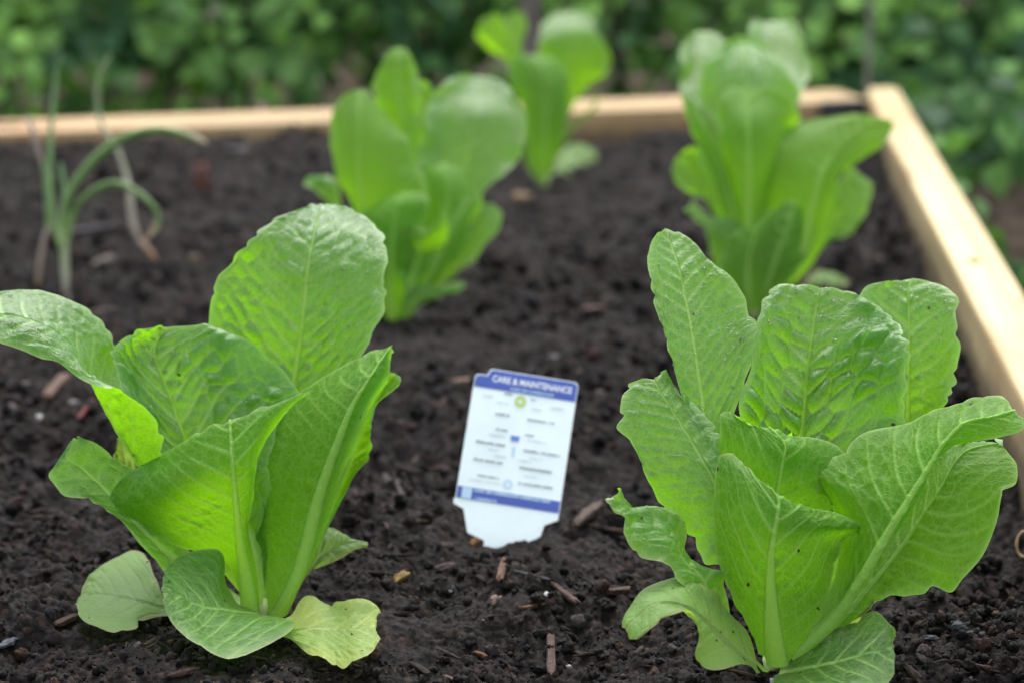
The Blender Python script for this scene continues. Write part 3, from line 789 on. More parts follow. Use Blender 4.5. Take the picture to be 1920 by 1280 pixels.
FULL = (0, 0, 1.0)
L1 = [
 # back big leaf
 ([[(495,1140,0),(505,1145,0),(515,1140,0)], [(490,950,1.8),(525,960,2.1),(560,950,1.8)], [(450,790,2.4),(538,800,3.2),(640,760,2.4)],
   [(398,660,2.8),(552,700,3.9),(690,655,2.4)], [(384,570,3.0),(566,600,4.0),(722,560,3.0)], [(420,497,3.2),(577,500,4.3),(728,497,4.2)],
   [(474,440,3.9),(588,440,5.2),(712,438,5.6)], [(530,405,5.4),(598,404,6.8),(676,405,7.2)], [(575,392,7.2),(606,389,8.4),(642,393,7.9)]],
  dict(drops=150, nu=170, nv=140, wave=.6, blister=.75, cell=.0075)),
 # inner left leaf
 ([b3(480,1140,0), [(440,980,0),(470,1000,.3),(510,980,.1)], [(330,880,-.6),(400,930,.5),(500,880,.2)], [(250,790,-.5),(350,830,.9),(520,800,.3)],
   [(215,690,0),(318,745,1.2),(556,745,.8)], [(212,655,.3),(297,690,1.4),(525,700,1.0)], [(243,625,.9),(290,650,1.7),(455,638,1.3)], [(285,611,1.4),(315,612,2.0),(385,604,1.8)]],
  dict(drops=120, nu=150, nv=140, wave=.5, blister=1.1, cell=.0075)),
 # front leaf
 ([[(455,1150,-.6),(470,1155,-.8),(487,1150,-.6)], [(420,1050,-.9),(458,1065,-1.6),(482,1050,-1.2)], [(330,1018,-.8),(448,1000,-2.6),(476,985,-1.8)],
   [(262,978,-.9),(441,930,-3.2),(484,905,-2.2)], [(204,943,-1.2),(436,870,-3.5),(492,840,-2.4)], [(236,893,-.8),(433,825,-3.2),(530,772,-1.8)], [(320,838,-1),(430,787,-2.8),(577,732,-1.0)]],
  dict(under=True, nu=150, nv=150, wave=.45, mat='leaf_young', rib=1.25)),
 # right leaf
 ([[(505,1150,-.3),(522,1152,-.5),(540,1145,-.2)], [(490,1060,.2),(560,1075,-1.2),(582,1060,.3)], [(478,960,.6),(597,930,-1.6),(628,940,.5)],
   [(480,870,1),(632,830,-1.8),(664,840,.6)], [(500,800,1.2),(658,765,-1.8),(692,778,.6)], [(575,734,.8),(690,712,-1.6),(720,722,.3)], [(690,663,.3),(716,672,-.8),(733,690,.1)], [(728,651,0),(734,648,0),(736,655,0)]],
  dict(under=True, nu=150, nv=130, wave=.4, rib=1.2)),
 # strip behind it
 ([b3(525,1140,.8), [(560,1000,1.5),(600,1000,2),(640,930,1.5)], [(640,850,2),(665,840,2.5),(692,838,2)], [(680,760,2),(700,755,2.5),(704,762,1.8)],
   [(712,702,2.2),(728,710,2.5),(753,719,1.5)], [(726,695,2.5),(740,699,2.5),(753,711,1.8)]], dict(under=True, wave=.5)),
 # drooping left leaf
 ([b3(478,1130,0), [(330,960,.6),(345,965,0),(360,950,-.4)], [(275,870,1.0),(272,895,-.3),(302,858,-1.2)], [(250,770,1.6),(215,800,-.6),(297,795,-2.0)],
   [(222,690,1.8),(180,728,-.8),(232,737,-2.4)], [(212,640,1.6),(140,655,-1.2),(163,714,-2.6)], [(160,580,1.2),(80,610,-1.6),(75,668,-2.8)],
   [(95,549,.8),(15,592,-1.8),(-5,640,-2.8)], [(30,541,.3),(-45,590,-2),(-60,630,-2.6)], [(-60,565,-1),(-85,600,-2),(-80,620,-2.3)]],
  dict(nu=160, nv=120, wave=.35, blister=.8, drops=40)),
 # low left leaf
 ([[(470,1130,.2),(470,1140,0),(480,1145,-.2)], [(350,1030,0),(330,1045,-.6),(315,1070,-1)], [(300,950,-.2),(262,985,-1.2),(225,975,-1.8)],
   [(258,885,-.4),(195,915,-1.4),(165,940,-2.2)], [(215,858,-.8),(150,875,-1.6),(115,920,-2.2)], [(178,826,-1.2),(125,855,-1.8),(97,885,-2)], [(152,816,-1.4),(132,832,-1.6),(112,858,-1.9)]],
  dict(wave=.5, blister=.7)),
 # old leaf on the soil, left
 ([[(420,1120,-.2),(420,1128,-.4),(420,1136,-.4)], [(312,1120,-.6),(310,1138,-1.2),(308,1153,-1.8)], [(290,1085,.4),(275,1125,-1.4),(268,1156,-2.6)],
   [(270,1044,2.4),(235,1115,-1.0),(248,1178,-4.0)], [(237,1037,2.8),(195,1110,-.8),(205,1183,-4.2)], [(200,1055,2.2),(165,1115,-.5),(170,1176,-3.6)], [(166,1088,1),(148,1130,-.8),(150,1158,-2.4)]],
  dict(mat='leaf_old', wave=.6, blister=.5, label='pale fading lower leaf with dark specks on the soil')),
 # front low leaf
 ([[(470,1140,-1),(490,1150,-1.5),(505,1155,-1.8)], [(440,1125,-1.5),(455,1142,-3),(552,1168,-4)], [(420,1090,-1.5),(420,1138,-3.8),(500,1213,-6)],
   [(408,1035,-1.6),(385,1135,-4.2),(425,1240,-7.2)], [(352,1036,-1.8),(355,1125,-4.2),(372,1212,-6.8)], [(318,1056,-2.2),(330,1110,-4),(330,1172,-5.8)], [(308,1085,-2.8),(308,1110,-3.6),(309,1138,-4.6)]],
  dict(mat='leaf_low', nu=130, nv=130, wave=.6, blister=.6, rib=.7)),
 # yellow leaf on the soil, right
 ([[(485,1165,-1.5),(480,1175,-1.6),(490,1180,-1.8)], [(540,1158,-2.4),(545,1185,-3.6),(552,1206,-4.8)], [(582,1122,-2),(590,1178,-4.2),(598,1236,-6.8)], [(618,1138,-2.2),(630,1178,-4.4),(630,1251,-7.4)],
   [(658,1133,-3),(668,1175,-5.2),(668,1236,-7.8)], [(698,1140,-3.6),(704,1172,-5.2),(700,1215,-7)], [(706,1152,-4),(712,1174,-5),(709,1192,-6)]],
  dict(mat='leaf_yellow', nu=110, nv=110, wave=.9, teeth=2.2, blister=.5, rib=.6, label='yellowing lower leaf with dark specks lying on the soil')),
 # pale leaf low at right back
 ([b3(538,1105,.5), [(575,1050,1.5),(575,1075,1.2),(570,1085,1)], [(605,982,2.5),(610,1035,2),(595,1062,1.6)], [(625,985,3),(640,1022,2.5),(640,1042,2)], [(650,1008,3.2),(665,1018,2.8),(668,1032,2.5)], [(685,1016,3.2),(690,1020,3),(686,1025,3)]],
  dict(mat='leaf_old', wave=.5, blister=.5, label='pale lower leaf half hidden behind the plant')),
 # scrap of a leaf far left behind the droop
 ([b3(400,1050,2,6), [(240,910,2),(250,915,2),(262,910,2)], [(212,850,2.2),(232,860,2.4),(255,850,2.2)], [(218,828,2.4),(226,826,2.4),(235,830,2.4)]], dict(mat='leaf_old', nu=60, nv=50)),
]
Z3 = (1130, 880, 3.2)
R1 = [
 ([b3(470,1232,.5), [(370,950,1),(400,950,1),(430,950,1.2)], [(316,740,.4),(322,745,.6),(385,740,1.4)], [(283,605,.6),(300,620,1.2),(372,545,1.8)], [(235,555,.8),(290,530,1.6),(400,470,2)],
   [(205,450,1),(275,430,2),(424,340,2.4)], [(178,340,1.4),(258,320,2.6),(412,275,3)], [(152,240,2),(240,230,3.2),(368,195,3.6)], [(147,150,2.6),(220,140,3.8),(312,130,4.2)], [(155,75,3.4),(200,75,4.4),(262,75,4.6)], [(172,52,4),(192,49,4.6),(222,50,4.8)]],
  dict(nu=180, nv=110, wave=.4, blister=.55, drops=80, lat=.007)),
 ([b3(490,1228,1), [(460,900,1.6),(520,900,2),(600,900,1.8)], [(400,660,1.8),(545,690,2.6),(780,680,2)], [(385,510,1.8),(560,570,3),(832,560,2.2)], [(412,420,2),(568,465,3.4),(853,440,2.4)],
   [(428,310,2.6),(582,350,4),(838,335,3)], [(455,240,3.6),(595,260,4.6),(808,283,4)], [(515,194,4.6),(605,203,5),(715,230,4.8)]],
  dict(nu=160, nv=160, wave=.6, blister=1.7, drops=150, lat=.0105, cell=.0088)),
 ([b3(510,1220,1.6), [(680,850,3),(740,850,3.4),(800,850,3)], [(740,600,3.8),(840,600,4.6),(930,570,3.8)], [(720,400,4.2),(848,420,5),(978,450,4.2)], [(705,280,4.8),(848,300,5.6),(987,300,4.8)], [(718,215,5.4),(846,230,6),(965,233,5.4)], [(780,188,6),(855,180,6.4),(925,188,6.2)]],
  dict(nu=140, nv=110, wave=.6, blister=.9, drops=60)),
 ([[(440,1200,-.5),(450,1205,-.5),(465,1200,-.3)], [(355,990,-.2),(400,980,-.5),(430,960,0)], [(285,905,0),(370,850,-.3),(420,850,.2)], [(158,785,.2),(320,730,-.2),(380,740,.3)], [(97,690,.3),(265,630,.3),(330,620,.6)], [(70,575,.6),(205,540,.8),(280,540,1)], [(80,500,1),(165,480,1.2),(225,480,1.4)], [(110,458,1.4),(150,445,1.6),(195,425,1.7)]],
  dict(nu=140, nv=120, wave=.8, blister=.5, lat=.008, teeth=2.4)),
 ([[(960,1210,-1),(985,1215,-1),(1000,1210,-1)], [(700,900,-2),(760,930,-1.6),(800,960,-1.2)], [(560,720,-2.6),(650,760,-1.8),(735,690,-1.4)], [(490,655,-2.8),(600,640,-2),(755,612,-1.4)], [(440,590,-2.8),(490,540,-2),(600,590,-1.4)], [(375,520,-2.8),(430,440,-2),(512,535,-1.2)],
   [(270,495,-2.8),(360,390,-2),(490,400,-1)], [(190,462,-2.8),(270,340,-2),(475,285,-1)], [(125,385,-2.8),(210,300,-2),(330,222,-1.2)], [(108,290,-2.6),(150,250,-2.2),(205,245,-1.4)], [(38,245,-2.6),(80,200,-2.3),(150,200,-1.8)], [(40,195,-2.4),(60,160,-2.3),(92,120,-2)]],
  dict(T=Z3, nu=170, nv=90, wave=.5, blister=.7, mat='leaf_low', rib=.5, label='curly lower leaf twisted out to the left')),
 ([[(930,1190,-1.6),(950,1210,-1.8),(930,1225,-2)], [(870,980,-1.4),(800,1080,-2.4),(840,1165,-3)], [(740,850,-1.6),(690,980,-2.8),(600,1190,-4)], [(650,740,-1.8),(610,900,-3.2),(570,1110,-4.2)], [(520,670,-2),(520,830,-3.6),(610,1000,-4)], [(430,655,-2),(420,800,-3.8),(560,880,-4)],
   [(250,720,-2.2),(300,800,-4),(440,870,-4.6)], [(165,810,-2.8),(215,870,-4.2),(300,960,-5)], [(120,890,-3.4),(150,930,-4.4),(215,1028,-5)], [(122,950,-4),(130,980,-4.4),(165,1020,-4.8)]],
  dict(T=Z3, nu=150, nv=110, wave=.35, blister=.4, mat='leaf_old', rib=.8, label='pale old lower leaf bent down to the soil')),
 ([[(465,1225,-1),(490,1230,-1.2),(520,1225,-1)], [(405,1110,-1.2),(476,1115,-2),(590,1130,-1)], [(360,1010,-1.2),(472,1010,-2.6),(620,1050,-1)], [(330,890,-1),(474,930,-3),(655,960,-1)], [(320,800,-.8),(482,870,-3.2),(690,890,-.8)], [(325,710,-.6),(492,820,-3.2),(735,858,-1)], [(332,662,-.5),(495,775,-3),(650,808,-1.4)], [(370,653,-.6),(470,738,-2.6),(545,786,-2)]],
  dict(under=True, nu=160, nv=150, wave=.6, rib=1.3, mat='leaf_low')),
 ([b3(490,1220,0), [(420,900,.4),(480,900,0),(560,900,.4)], [(340,700,.6),(490,760,-.6),(680,720,.8)], [(326,560,.8),(505,680,-.8),(664,654,1)], [(365,535,.8),(512,630,-.8),(600,612,.6)], [(410,562,.4),(470,578,0),(525,592,.2)]],
  dict(under=True, nu=120, nv=120, wave=.5, mat='leaf_young')),
 ([[(500,1215,-.5),(530,1210,-.8),(545,1200,-.5)], [(600,1090,0),(640,1110,-1.2),(655,1115,-.8)], [(650,960,.5),(712,1010,-1.8),(728,1015,-1)], [(640,800,.6),(760,930,-2),(778,930,-1)], [(604,742,.3),(792,875,-2),(814,875,-1)], [(586,706,.2),(825,820,-2),(850,820,-1)], [(612,690,.3),(846,785,-1.9),(870,785,-.9)], [(660,672,.4),(870,745,-1.8),(895,745,-.8)], [(740,600,.8),(905,688,-1.6),(925,672,-.8)],
   [(850,580,1),(945,625,-1.4),(1000,632,-1)], [(930,545,1),(1000,575,-1.2),(1080,612,-1.2)], [(1020,512,.8),(1080,555,-1),(1150,592,-1)], [(1110,510,.4),(1140,535,-.4),(1168,570,-.6)]],
  dict(under=True, nu=170, nv=130, wave=.6, rib=1.35, mat='leaf_young', lat=.013)),
 ([[(540,1200,0),(555,1195,-.2),(575,1190,-.2)], [(640,1100,.6),(680,1085,-.2),(700,1110,.2)], [(720,990,1),(765,985,0),(790,1042,0)], [(780,900,1.4),(830,900,.2),(890,1022,-.3)], [(860,760,1.8),(890,805,.4),(992,1020,-.6)], [(900,680,2),(935,740,.6),(1078,885,0)], [(950,640,2.2),(970,680,1),(1112,770,.6)], [(1010,612,2.4),(1010,640,1.6),(1127,690,1)], [(1070,606,2.4),(1080,625,2),(1112,630,1.8)]],
  dict(under=True, nu=150, nv=130, wave=.9, rib=.8, teeth=2.4)),
 ([[(500,1235,-.8),(495,1250,-1.2),(480,1262,-1.5)], [(560,1200,-.8),(570,1240,-1.8),(500,1300,-3.5)], [(640,1150,-.5),(660,1215,-2),(600,1340,-5)], [(700,1125,-.3),(720,1195,-2),(700,1350,-5.4)], [(765,1085,-.2),(775,1185,-1.8),(770,1300,-4.2)], [(797,1112,-.6),(808,1185,-1.6),(812,1240,-3)], [(805,1140,-1),(815,1180,-1.4),(817,1215,-2)]],
  dict(nu=120, nv=120, wave=.6, blister=.6, rib=.6, mat='leaf_low')),
 ([b3(645,1130,1.5,5), [(700,1080,2),(705,1095,2),(710,1112,2)], [(735,1050,2.3),(742,1065,2.3),(748,1080,2.3)], [(752,1045,2.5),(755,1052,2.5),(757,1060,2.5)]], dict(mat='leaf_old', nu=50, nv=40)),
]
L2 = [
 ([[(400,1180,0),(430,1185,0),(460,1180,0)], [(300,900,-1),(340,900,-1.5),(440,900,-1)], [(262,730,-1),(310,740,-2),(520,760,-1)], [(205,600,-1),(290,600,-2),(560,640,-.8)], [(178,470,-.5),(287,480,-1.6),(525,490,-.5)], [(185,380,0),(288,390,-1),(470,400,0)], [(225,290,.6),(292,300,0),(375,300,.6)], [(280,240,1),(302,235,1),(330,245,1)]], dict(under=True)),
 ([b3(440,1175,.5), [(440,700,2),(480,700,1.5),(540,700,2)], [(430,450,2.8),(490,450,2),(548,440,2.8)], [(370,270,3),(460,280,2.4),(535,300,3)], [(362,190,3.3),(450,190,2.8),(530,200,3.2)], [(385,130,3.6),(448,120,3.3),(508,120,3.6)], [(425,88,4),(450,80,4),(475,88,4)]], dict(under=True, mat='leaf')),  # darker leaf material: shade of overlapping leaves put into the colour
 ([b3(445,1175,.8), [(500,700,3),(540,700,3),(600,700,3)], [(520,400,4),(570,400,4.4),(620,400,4)], [(530,230,4.6),(565,230,5),(605,265,4.8)], [(540,190,5),(552,195,5),(568,205,5)]],),
 ([b3(455,1182,.5), [(540,900,1.5),(600,900,1.8),(680,900,1.5)], [(560,700,2),(700,700,2.6),(800,700,2)], [(545,560,2.4),(730,580,3.2),(905,600,2.4)], [(555,420,3),(755,440,4),(970,470,3)], [(585,300,3.8),(785,320,5),(972,340,3.8)], [(640,218,5.4),(800,236,7.0),(925,240,5.8)], [(725,184,7.8),(805,182,9.2),(872,190,8)]], dict(drops=80, nu=90, nv=80)),
 ([b3(465,1170,-.2), [(520,900,0),(600,900,-.6),(700,900,0)], [(550,700,.4),(660,720,-.6),(800,720,.6)], [(555,590,.8),(655,620,-.2),(790,650,.8)], [(570,552,1),(650,560,.6),(735,590,1)]], dict(under=True, mat='leaf_back')),
 ([[(395,1180,-.8),(430,1190,-1),(470,1180,-.8)], [(350,1000,-1.6),(420,1000,-2.4),(560,1000,-1.6)], [(300,850,-1.8),(430,860,-3),(620,880,-1.6)], [(285,740,-1.8),(440,760,-3.2),(560,800,-2)], [(330,690,-1.4),(470,690,-2.8),(580,720,-1.8)], [(420,650,-1),(500,645,-1.4),(565,655,-1.2)]], dict(under=True, mat='leaf_back')),
 ([b3(490,1100,-1.7), [(470,900,-2),(540,920,-2.4),(640,880,-1.6)], [(478,800,-2.2),(560,842,-3),(648,770,-2)], [(520,790,-2.4),(580,815,-2.8),(640,740,-1.8)]], dict(under=True, mat='leaf_back')),
 ([[(450,1180,-.8),(480,1180,-1),(510,1170,-.8)], [(500,1050,-1.2),(570,1050,-1.6),(660,1000,-1)], [(560,900,-1),(650,880,-1.6),(745,890,-.8)], [(620,780,-.6),(700,770,-1),(790,730,-.4)], [(700,680,-.2),(750,690,-.2),(800,690,0)]], dict(under=True)),
 ([b3(500,1150,.4), [(660,950,.8),(700,960,.6),(740,960,.4)], [(740,820,1.4),(790,850,1),(800,890,.6)], [(800,720,1.8),(835,770,1.4),(862,830,.8)], [(835,702,2),(852,715,1.8),(866,740,1.4)]],),
 ([b3(480,1178,-1.2), [(500,1050,-1.8),(540,1090,-2.2),(570,1110,-2.2)], [(600,1040,-2),(640,1075,-2.4),(640,1090,-2.4)], [(720,1035,-1.6),(735,1048,-1.6),(720,1075,-1.8)]], dict(mat='leaf_low')),
 ([b3(400,1110,.5), [(235,720,.5),(220,730,.3),(205,725,0)], [(205,610,.5),(160,650,0),(140,665,-.4)], [(140,578,.3),(105,610,-.2),(85,650,-.6)], [(85,590,0),(70,610,-.2),(62,635,-.4)]],),
]
R2 = [
 ([b3(430,1190,1), [(300,700,3),(340,700,3),(380,700,3)], [(180,380,5.5),(270,400,6),(380,400,5.5)], [(165,270,7.6),(255,270,8.2),(370,280,7.8)], [(168,160,9),(252,150,10),(360,160,9.2)], [(200,92,10.8),(255,78,12),(325,92,11)]],),
 ([b3(460,1190,1), [(500,700,3.5),(530,700,3.5),(570,700,3.5)], [(440,350,5.6),(560,350,6.2),(640,330,5.6)], [(425,200,8.6),(560,200,9.4),(672,220,8.6)], [(428,100,10),(550,95,11),(652,120,10)], [(455,56,12),(545,46,13.4),(620,68,12)]],),
 ([b3(445,1190,.8), [(380,700,2.5),(420,700,2.5),(460,700,2.5)], [(290,300,5.4),(390,300,5.6),(520,300,5.4)], [(300,180,7.0),(400,180,7.2),(510,180,7.0)], [(345,115,7.8),(410,96,7.8),(475,118,7.8)]], dict(under=True, mat='leaf')),  # darker than its neighbours, overlap shade painted in by material
 ([b3(450,1190,.6), [(380,800,1.5),(420,800,1.8),(470,800,1.5)], [(300,440,2),(430,480,3),(620,440,2)], [(240,340,2.4),(430,360,3.6),(632,350,2.4)], [(243,260,3),(425,260,4.4),(618,285,3)], [(285,190,4.2),(420,185,5.8),(560,205,4.4)], [(355,152,6.2),(425,144,7.4),(492,158,6.4)]], dict(drops=60)),
 ([b3(440,1190,-.2), [(390,850,-.4),(435,850,-1),(490,850,-.4)], [(330,600,-.2),(432,600,-1.4),(580,600,0)], [(318,450,.2),(428,450,-1),(640,470,.6)], [(325,350,.8),(425,360,0),(630,400,1)], [(355,298,1.2),(420,300,.8),(520,310,1.2)]], dict(under=True, mat='leaf_back', rib=1.3)),
 ([b3(420,1190,-.2), [(380,980,0),(410,980,-.3),(440,960,0)], [(300,790,-.2),(370,790,-.8),(415,780,0)], [(250,590,0),(310,600,-.6),(375,630,.2)], [(190,440,.2),(235,440,-.3),(290,470,.3)], [(170,330,.6),(185,335,.6),(215,355,.6)]], dict(under=True, mat='leaf')),  # shade of the leaves behind painted in with the darker material
 ([b3(490,1190,-.6), [(560,1000,-.8),(635,1000,-1.4),(680,1000,-.6)], [(500,830,-.4),(675,830,-1.8),(730,820,-.6)], [(472,700,0),(708,710,-2),(780,680,-.8)], [(480,570,.4),(735,630,-1.8),(870,615,-1)], [(540,480,.8),(790,550,-1.2),(950,560,-1)], [(660,425,.8),(870,480,-.6),(1003,505,-.8)], [(850,398,.4),(960,420,-.2),(1018,440,-.4)]], dict(under=True, mat='leaf_back', rib=1.3)),
 ([b3(490,1180,.2), [(680,980,.8),(720,970,.6),(740,940,.4)], [(740,800,1.2),(790,830,.8),(860,890,.4)], [(790,690,1.6),(850,730,1.2),(915,780,.8)], [(835,625,2),(880,650,1.8),(932,700,1.4)]],),
 ([b3(420,1100,.8), [(300,780,1.2),(280,770,1),(260,740,.8)], [(255,600,1.4),(215,660,1),(180,715,.6)], [(222,540,1.5),(165,610,1),(138,680,.6)], [(165,568,1.2),(138,600,1),(124,630,.8)]],),
 ([[(420,1150,-.8),(430,1160,-1),(440,1160,-1)], [(390,850,-1),(370,900,-1.6),(345,930,-1.6)], [(290,815,-1),(270,840,-1.4),(255,860,-1.4)], [(205,770,-.6),(190,785,-.8),(168,795,-.8)]],),
 ([[(400,1190,-1.4),(440,1200,-1.6),(490,1190,-1.4)], [(330,1000,-2),(430,1030,-2.8),(570,1000,-2)], [(350,920,-2),(450,920,-2.8),(570,900,-2)], [(420,870,-1.6),(500,830,-2.2),(590,830,-1.6)], [(520,795,-1.2),(560,785,-1.4),(602,780,-1.2)]], dict(under=True, mat='leaf_back')),
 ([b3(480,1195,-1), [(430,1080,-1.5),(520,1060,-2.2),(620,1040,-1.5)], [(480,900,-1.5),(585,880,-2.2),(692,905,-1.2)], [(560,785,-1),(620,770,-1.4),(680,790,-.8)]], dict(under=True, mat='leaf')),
 ([b3(430,1195,-.8), [(330,1050,-1.2),(390,1040,-1.8),(450,1040,-1.4)], [(270,900,-1),(340,880,-1.6),(420,880,-1)], [(258,838,-.6),(310,820,-.9),(370,832,-.6)]], dict(under=True)),
 ([[(560,1180,3),(565,1185,3),(570,1190,3)], [(660,1100,7),(670,1110,7),(680,1120,6.5)], [(725,1040,9),(740,1075,8.2),(750,1100,7.3)], [(800,1045,9),(810,1070,8.3),(820,1095,7.6)], [(828,1075,8.4),(832,1082,8.2),(832,1090,8)]], dict(mat='leaf_old', label='pale lower leaf lying on the soil')),
]
FR = [
 ([b3(550,1190,.5), [(420,700,1),(450,700,.8),(490,700,1)], [(320,420,1),(360,420,.6),(400,400,1)], [(190,330,1),(280,300,.6),(300,200,1)], [(120,220,1),(190,190,.8),(270,120,1)], [(150,140,1.2),(190,110,1.2),(230,105,1.2)]], dict(under=True, mat='leaf_back')),
 ([b3(550,1190,.8), [(400,600,2),(430,600,2),(460,600,2)], [(330,330,2.4),(380,330,2.6),(440,300,2.4)], [(300,180,2.8),(390,180,3),(465,180,2.8)], [(350,100,3.2),(400,90,3.3),(440,110,3.2)]],),
 ([[(520,1190,-.5),(550,1210,-.7),(590,1190,-.5)], [(460,950,-1),(570,970,-2),(680,950,-1)], [(430,750,-1),(575,760,-2.4),(735,740,-1)], [(340,560,-.5),(570,560,-2.2),(725,580,-.8)], [(335,440,0),(540,430,-1.4),(690,460,-.2)], [(370,385,.3),(500,370,-.4),(620,400,.2)]], dict(under=True, mat='leaf')),  # darker colour stands in for light blocked by leaves behind
 ([b3(560,1190,0), [(600,900,.8),(640,900,.6),(700,850,.8)], [(600,600,1),(720,620,.4),(820,600,1)], [(530,400,1),(740,420,.2),(980,490,1)], [(560,270,1.2),(780,280,.6),(1015,380,1.2)], [(680,205,1.6),(800,190,1.4),(940,240,1.6)]], dict(under=True, mat='leaf_back')),
 ([b3(560,1190,.5), [(600,700,2),(640,700,2),(700,700,2)], [(540,330,3),(730,330,3.4),(900,330,3)], [(550,200,4.4),(740,170,6),(920,210,4.4)], [(610,103,8),(740,83,9.5),(850,103,8)]],),
 ([b3(590,1160,0), [(720,900,.6),(740,880,.4),(770,860,.6)], [(800,790,.8),(850,760,.6),(900,740,.8)], [(900,700,1),(930,650,.9),(945,600,1)]], dict(under=True)),
 ([b3(600,1170,2), [(640,1120,6),(680,1130,5.6),(690,1160,5)], [(700,1000,9.5),(760,1060,8),(760,1175,5.2)], [(790,955,10),(850,1040,8.2),(860,1110,7)], [(900,1010,9.3),(920,1050,8.5),(920,1080,8)]], dict(mat='leaf_old', label='pale lower leaf lying on the soil')),
 ([b3(545,1205,-.5), [(470,1120,-.6),(490,1110,-.8),(510,1100,-.6)], [(410,1010,-.6),(440,1000,-.8),(470,990,-.6)], [(400,960,-.6),(420,950,-.6),(440,945,-.6)]], dict(under=True, mat='leaf_low')),
]
plant((497, 1150), 'large lettuce at front left with a leaf drooping out of the frame', L1, FULL, (110, 100))
plant((1450, 1252), 'large lettuce at front right with blistered centre leaf and curly lower leaf', R1, (1120, 400, 1.455), (110, 100))
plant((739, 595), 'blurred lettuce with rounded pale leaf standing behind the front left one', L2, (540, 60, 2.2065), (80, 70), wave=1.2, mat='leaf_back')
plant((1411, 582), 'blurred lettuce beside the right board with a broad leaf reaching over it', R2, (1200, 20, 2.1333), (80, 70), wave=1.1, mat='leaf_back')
plant((1017.5, 337.5), 'smallest farthest lettuce standing just before the far board', FR, (860, 0, 3.556), (60, 50), wave=.7, mat='leaf_back')

def make_drops():
    m, n, l = new_mat('water')
    out = n.new('ShaderNodeOutputMaterial')
    pr = node(n, 'ShaderNodeBsdfPrincipled', Roughness=0.02, IOR=1.33)
    pr.inputs['Transmission Weight'].default_value = 1.0
    pr.inputs['Base Color'].default_value = (1, 1, 1, 1)
    l.new(pr.outputs[0], out.inputs[0])
    V0, F0 = ICO2
    Vs = []; Fs = []
    for i, (p, nn, r) in enumerate(DROPS):
        up = Vector(nn).to_track_quat('Z', 'Y').to_matrix()
        A = np.array(up)
        V = (V0 * np.array((r, r, r * .62))) @ A.T + p + nn * r * .25
        Vs.append(V); Fs.append(F0 + i * len(V0))
    o = mesh_np('water_drops', np.concatenate(Vs), np.concatenate(Fs), m)
    tag(o, 'tiny clear rain drops beaded on the lettuce leaves', 'water drops', kind='stuff')
make_drops()

# ------------------------------------------------------------------ onions
def onion_mat(name, c0, c1, c2, c3, rough=.45):
    m, n, l = new_mat(name)
    out = n.new('ShaderNodeOutputMaterial'); pr = n.new('ShaderNodeBsdfPrincipled'); pr.inputs['Roughness'].default_value = rough
    r = n.new('ShaderNodeValToRGB'); l.new(attr(n, 'along').outputs['Fac'], r.inputs[0])
    e = r.color_ramp.elements
    e[0].position, e[0].color = 0.0, (*c0, 1); e[1].position, e[1].color = 1.0, (*c3, 1)
    a = e.new(0.18); a.color = (*c1, 1); b = e.new(0.86); b.color = (*c2, 1)
    tc = n.new('ShaderNodeTexCoord'); nz = node(n, 'ShaderNodeTexNoise', Scale=120.0, Detail=3.0); l.new(tc.outputs['Object'], nz.inputs['Vector'])
    c = mixc(n, l, mrange(n, l, nz.outputs['Fac'], .35, .65, 0, .35), r.outputs[0], tuple(x * .6 for x in c1))
    l.new(c, pr.inputs['Base Color']); l.new(pr.outputs[0], out.inputs[0])
    return m
GRN = (0.095, 0.19, 0.036); PALE = (0.42, 0.48, 0.30); DRY = (0.46, 0.36, 0.24); BRN = (0.22, 0.11, 0.06)
M['on_green'] = onion_mat('onion_green', (0.25, 0.36, 0.12), GRN, GRN, DRY)
M['on_fresh'] = onion_mat('onion_fresh', (0.25, 0.36, 0.12), GRN, (0.10, 0.22, 0.07), (0.12, 0.22, 0.07))
M['on_stem'] = onion_mat('onion_stem', BRN, (0.30, 0.29, 0.22), (0.20, 0.29, 0.10), (0.13, 0.22, 0.06))
M['on_dry'] = onion_mat('onion_dry', BRN, (0.17, 0.125, 0.09), (0.28, 0.23, 0.19), (0.36, 0.31, 0.28))
M['on_dry_green'] = onion_mat('onion_dry_green', (0.34, 0.28, 0.22), (0.30, 0.28, 0.21), GRN, (0.22, 0.26, 0.12))
M['on_brown'] = onion_mat('onion_brown', (0.26, 0.12, 0.06), (0.30, 0.15, 0.08), (0.42, 0.30, 0.22), (0.5, 0.42, 0.34))
TZ = 2.134
def opts(pts, D0):
    res = []
    for p in pts:
        x, y, rpx = p[0] / TZ, 60 + p[1] / TZ, p[2] * .64 / TZ
        d = D0 + (p[3] * .01 if len(p) > 3 else 0)
        res.append((*P(x, y, d), rpx * d / F))
    return res
def onion(base, label, parts):
    D0 = gdepth(60 + base[1] / TZ)
    b = P(base[0] / TZ, 60 + base[1] / TZ, D0)
    root = empty('onion_plant', (float(b[0]), float(b[1]), 0))
    tag(root, label, 'onion', 'spring onions growing at the left of the bed')
    for nm, mat, pts in parts:
        tube(nm, opts(pts, D0), M[mat], root, ns=12, n=70, flat=.75)
